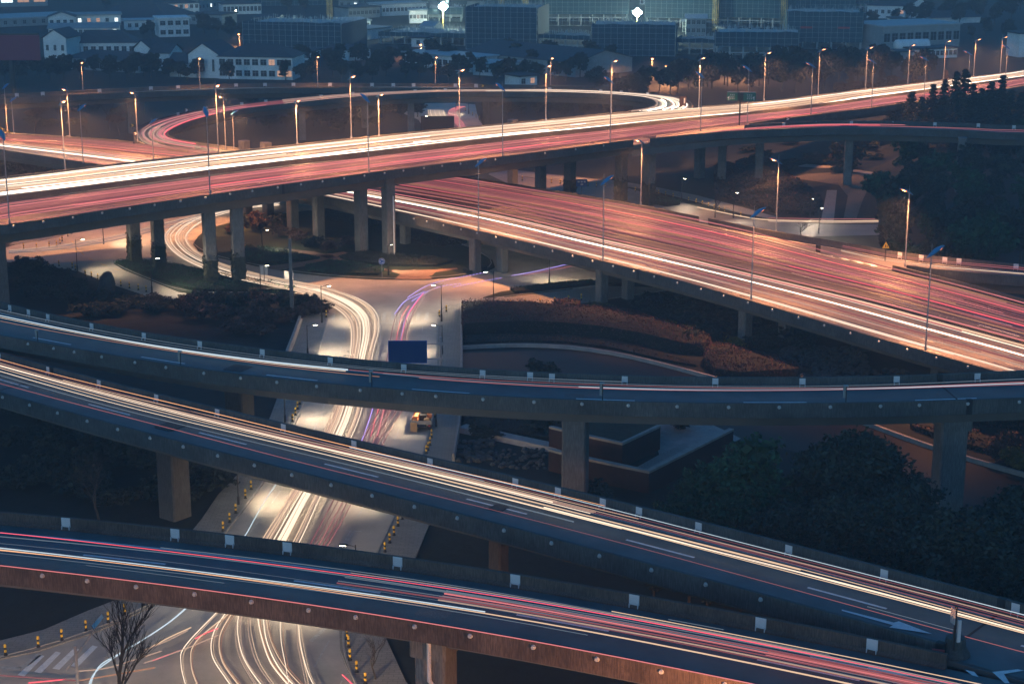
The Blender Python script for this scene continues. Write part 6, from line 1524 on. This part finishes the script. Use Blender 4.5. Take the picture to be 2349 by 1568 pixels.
def shell(x0, y0, x1, y1, depth, h, label, net='netting', net_to=0.0, floors=3, rebar=60, scaff=True, banner=False, group='netted construction shells'):
    a, ang, L = frame_of(x0, y0, x1, y1); r = thing('building_shell', (a.x, a.y, 0), ang, label, 'building', group)
    sm = MB(); sm.use('slab'); sm.box((L / 2, depth / 2, -.15), (L - .6, depth - .6, .3)); sm = sm.mesh('floor_slab')
    for k in range(floors + 1): obj('floor_slab', sm, r).location = (0, 0, h * k / floors)
    cm = MB(); cm.use('slab'); cm.box((0, 0, h / 2), (.5, .5, h)); cm = cm.mesh('column'); n = max(3, int(L / 4.5))
    for i in range(n + 1):
        for yy in (.6, depth - .6): obj('column', cm, r).location = (.5 + (L - 1) * i / n, yy, 0)
    b = MB(); b.use(net); z0 = h * net_to; secs = []; rng = int(L / 2)
    top = [h + .9 + noise.noise(Vector((i * .4, x0, 0))) * .5 for i in range(rng + 1)]
    for i in range(rng):
        xa, xb = L * i / rng, L * (i + 1) / rng; za, zb_ = noise.noise(Vector((i * .7, x0, 1))) * .22, noise.noise(Vector(((i + 1) * .7, x0, 1))) * .22
        b.poly([(xa, -.3 + za, z0), (xb, -.3 + zb_, z0), (xb, -.3 + zb_, top[i + 1]), (xa, -.3 + za, top[i])]); b.poly([(xb, -.22 + zb_, z0), (xa, -.22 + za, z0), (xa, -.22 + za, top[i]), (xb, -.22 + zb_, top[i + 1])])
    for xx, s_ in ((-.3, 1), (L + .3, -1)): b.box((xx, depth / 2 - .1, (z0 + h) / 2 + .4), (.12, depth, h - z0 + .6))
    for k in range(1, floors * 2):
        b.use('netting_light' if net == 'netting' else 'netting'); b.box((L / 2, -.5, z0 + (h - z0) * k / (floors * 2)), (L, .06, .22))
    b.build('netting', r)
    b = MB(); b.use('scaffold')
    n = max(4, int(L / 2.2))
    for i in range(n + 1): b.box((L * i / n, -.55, h * .5), (.10, .10, h + 2.0))
    for k in range(int(h / 1.9) + 1): b.box((L / 2, -.62, k * 1.9 + .3), (L, .08, .08))
    b.build('scaffolding', r)
    b = MB(); b.use('scaffold')
    for k in range(rebar):
        x, y = rnd(.5, L - .5), rnd(.5, depth - .5); b.box((x, y, h + rnd(.4, .8)), (.12, .12, rnd(1.2, 3.0)))
    for k in range(int(rebar / 5)): b.box((rnd(2, L - 2), rnd(1, depth - 1), h + .2), (rnd(1, 3), rnd(.5, 2), rnd(.2, .5)))
    b.build('reinforcing_bars', r)['kind'] = 'stuff'
    if banner:
        for xx in (.25, .75):
            b = MB(); b.use('banner_red'); b.box((L * xx, -.72, h * .62), (L * .16, .05, .7)); b.build('banner', r)
    return r
shell(560, 118, 784, 124, 26, 9.8, 'dark blue netted shell with pale rebar tops left of centre', floors=3, rebar=160)
shell(1070, 114, 1231, 117, 24, 14.5, 'tallest dark blue netted block left of the central floodlight', floors=4, rebar=120)
shell(1357, 128, 1548, 130, 24, 10.0, 'dark blue netted block directly below the white floodlight', floors=3, rebar=150)
shell(1640, 140, 1830, 143, 22, 9.0, 'netted block with scaffolding under a light blue band on the right', net_to=.55, floors=3, rebar=120)
shell(1805, 112, 1976, 114, 24, 12.5, 'blue netted block with two faded red banners', net='netting_light', net_to=.2, floors=4, rebar=100, banner=True)
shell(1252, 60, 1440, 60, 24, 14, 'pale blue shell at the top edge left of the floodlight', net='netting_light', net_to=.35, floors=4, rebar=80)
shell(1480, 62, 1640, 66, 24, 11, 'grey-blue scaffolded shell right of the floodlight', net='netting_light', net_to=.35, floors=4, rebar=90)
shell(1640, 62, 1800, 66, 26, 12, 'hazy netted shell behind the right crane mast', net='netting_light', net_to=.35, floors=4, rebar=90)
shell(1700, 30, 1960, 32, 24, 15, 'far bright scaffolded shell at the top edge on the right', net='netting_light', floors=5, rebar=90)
shell(1236, 116, 1354, 122, 18, 5.0, 'low grey scaffolded frame between the two dark netted blocks', net='netting_light', net_to=.9, floors=2, rebar=120)
shell(1550, 124, 1640, 126, 18, 4.5, 'low grey concrete frame right of the central netted block', net='netting_light', net_to=.9, floors=2, rebar=80)
shell(870, 100, 1068, 106, 30, 3.6, 'wide low concrete deck lit green by the first floodlight', net='netting_light', net_to=.8, floors=1, rebar=160)
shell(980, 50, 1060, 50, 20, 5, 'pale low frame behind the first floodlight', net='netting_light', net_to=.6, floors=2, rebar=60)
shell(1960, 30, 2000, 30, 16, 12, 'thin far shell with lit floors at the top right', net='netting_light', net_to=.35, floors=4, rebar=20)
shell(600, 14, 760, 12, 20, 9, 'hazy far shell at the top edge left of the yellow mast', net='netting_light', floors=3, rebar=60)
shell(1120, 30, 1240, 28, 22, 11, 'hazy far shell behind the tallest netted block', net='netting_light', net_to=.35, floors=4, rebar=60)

for k in range(34):
    x, y = rnd(520, 1960), rnd(6, 100)
    if 1060 < x < 1560 and y > 60: continue
    house(x, y, x + rnd(22, 60), y - rnd(-1, 1), rnd(7, 12), rnd(2.6, 7), rnd(.4, 1.8), 'small distant %s among the building sites, %s from the camera' % (random.choice(['shed', 'block', 'hut']), nth(k)), 1 if k % 2 else 2, int(rnd(2, 6)), random.choice(['flat', 'flat', 'side', 'hip']),
          wall=random.choice(['plaster', 'plaster_grey', 'plaster_grey']), roof=random.choice(['roof_light', 'roof_tile', 'plaster_grey']), lit=.08, group='small distant sheds')
def make_crane():
    r = thing('tower_crane', (0, 0, 0), 0, '', 'crane'); b = MB(); b.use('crane_yellow'); H = 46; s_ = .85
    for x in (-s_, s_):
        for y in (-s_, s_): b.box((x, y, H / 2), (.16, .16, H))
    k = 0; z = 0
    while z < H - 2:
        d = 1 if k % 2 else -1
        b.tube([(-s_ * d, -s_, z), (s_ * d, -s_, z + 2)], .06, 4); b.tube([(-s_ * d, s_, z), (s_ * d, s_, z + 2)], .06, 4); b.tube([(-s_, -s_ * d, z), (-s_, s_ * d, z + 2)], .06, 4); b.tube([(s_, -s_ * d, z), (s_, s_ * d, z + 2)], .06, 4)
        for e in (-s_, s_): b.box((0, e, z), (2 * s_, .08, .08)); b.box((e, 0, z), (.08, 2 * s_, .08))
        z += 2; k += 1
    b.build('mast', r)
    b = MB(); b.use('crane_yellow')
    b.tube([(-12, 0, H), (34, 0, H)], .12, 4); b.tube([(-12, 1, H), (34, 1, H)], .12, 4); b.tube([(0, .5, H + 6), (30, .5, H + .8)], .06, 4); b.tube([(0, .5, H), (0, .5, H + 6)], .3, 4); b.tube([(0, .5, H + 6), (-11, .5, H)], .06, 4)
    for k in range(23): b.tube([(-11 + k * 2, 0, H), (-10 + k * 2, 1, H)], .05, 4)
    b.build('jib', r)
    b = MB(); b.use('slab'); b.box((-10.5, .5, H - 1.2), (2.4, 1.6, 2.2)); b.build('counterweight', r)
    b = MB(); b.use('plaster'); b.box((1.4, -.6, H - 1.4), (1.5, 1.4, 2.0)); b.build('cab', r)
    return Proto(r)
CR = make_crane()
for x, y, a, lab in ((757, 66, .4, 'yellow lattice crane mast at the upper left of the building site'), (1206, 62, 1.2, 'bright yellow lattice crane mast behind the tallest netted block'), (1150, 46, 2.2, 'faint crane mast left of the bright yellow one'), (1797, 78, .9, 'yellow lattice crane mast in front of the right netted block'),
                     (1640, 72, 2.6, 'faint lattice crane mast right of the central floodlight'), (1425, 48, 3.1, 'faint crane mast just left of the central floodlight')):
    p = W(x, y, 0); CR.place((p.x, p.y, 0), a, lab, 'tower cranes')
# floodlights on masts
for x, yb, yh, lab, en in ((1017, 66, 17, 'brilliant white floodlight on a mast at the upper middle left', 26000), (1461, 78, 31, 'brilliant white floodlight on a mast above the central netted block', 26000)):
    p = W(x, yb, 0); h = 0
    for k in range(400):
        if PX(p + Vector((0, 0, k * .1)))[1] < yh: h = k * .1; break
    r = thing('floodlight_mast', (p.x, p.y, 0), 0, lab, 'floodlight', 'floodlights'); b = MB(); b.use('crane_yellow'); b.box((0, 0, h / 2), (.35, .35, h)); b.box((0, 0, h), (2.2, .3, .2)); b.build('mast', r)
    for dx, dz in ((-1.0, .3), (1.0, .3), (0, 1.2), (0, -.5)):
        b = MB(); b.use('flood_white'); b.tube([(dx, -.2, h + dz), (dx, -.5, h + dz)], .85, 14); b.build('lamp_panel', r)
    ld = bpy.data.lights.new('flood_light', 'POINT'); ld.energy = en; ld.color = (.75, 1.0, .8); ld.shadow_soft_size = 1.0
    lo = bpy.data.objects.new('lamp_light', ld); COL.objects.link(lo); lo.parent = r; lo.location = (0, -1.2, h - .6)
# small site lamps
for k, (x, y, h, lab) in enumerate(((542, 48, 4, 'tiny white site lamp left of the first floodlight'), (900, 36, 4, 'tiny white lamp near the white block at the upper middle'), (1000, 40, 4, 'tiny white lamp just left of the first floodlight'), (332, 262, 5, 'pair of small white lamps left of the hairpin'), (1845, 30, 5, 'tiny white lamp by the far shells'),
                                    (1148, 66, 6, 'tiny white lamp right of the tallest block'))):
    p = W(x, y, 0); r = thing('site_lamp', (p.x, p.y, 0), 0, lab, 'lamp'); post(r, h, .08, 'steel_dark')
    for dx in ((-.6, .6) if x == 332 else (0,)):
        b = MB(); b.use('lamp_white'); b.lathe((dx, 0, h), [(.1, 0), (.32, .15), (.32, .4), (.1, .55)], 8); b.build('lamp_globe', r)
# ------------------------------------------------------------------ the evening air
HZ = bpy.data.materials.new('haze'); HZ.use_nodes = True; n = HZ.node_tree; n.nodes.remove(n.nodes['Principled BSDF'])
pv = n.nodes.new('ShaderNodeVolumePrincipled'); pv.inputs['Color'].default_value = (.75, .88, 1.0, 1); pv.inputs['Density'].default_value = .00048
n.links.new(pv.outputs[0], n.nodes['Material Output'].inputs['Volume'])
b = MB(); b.mats = [HZ]; b.box((0, 2900, 32.5), (6600, 6800, 67)); o = b.build('haze'); o['kind'] = 'stuff'

for o in []:
    l = o.get('label')
    if l and len(l.replace('-', ' ').split()) > 16: print('LONG', o.name, l)
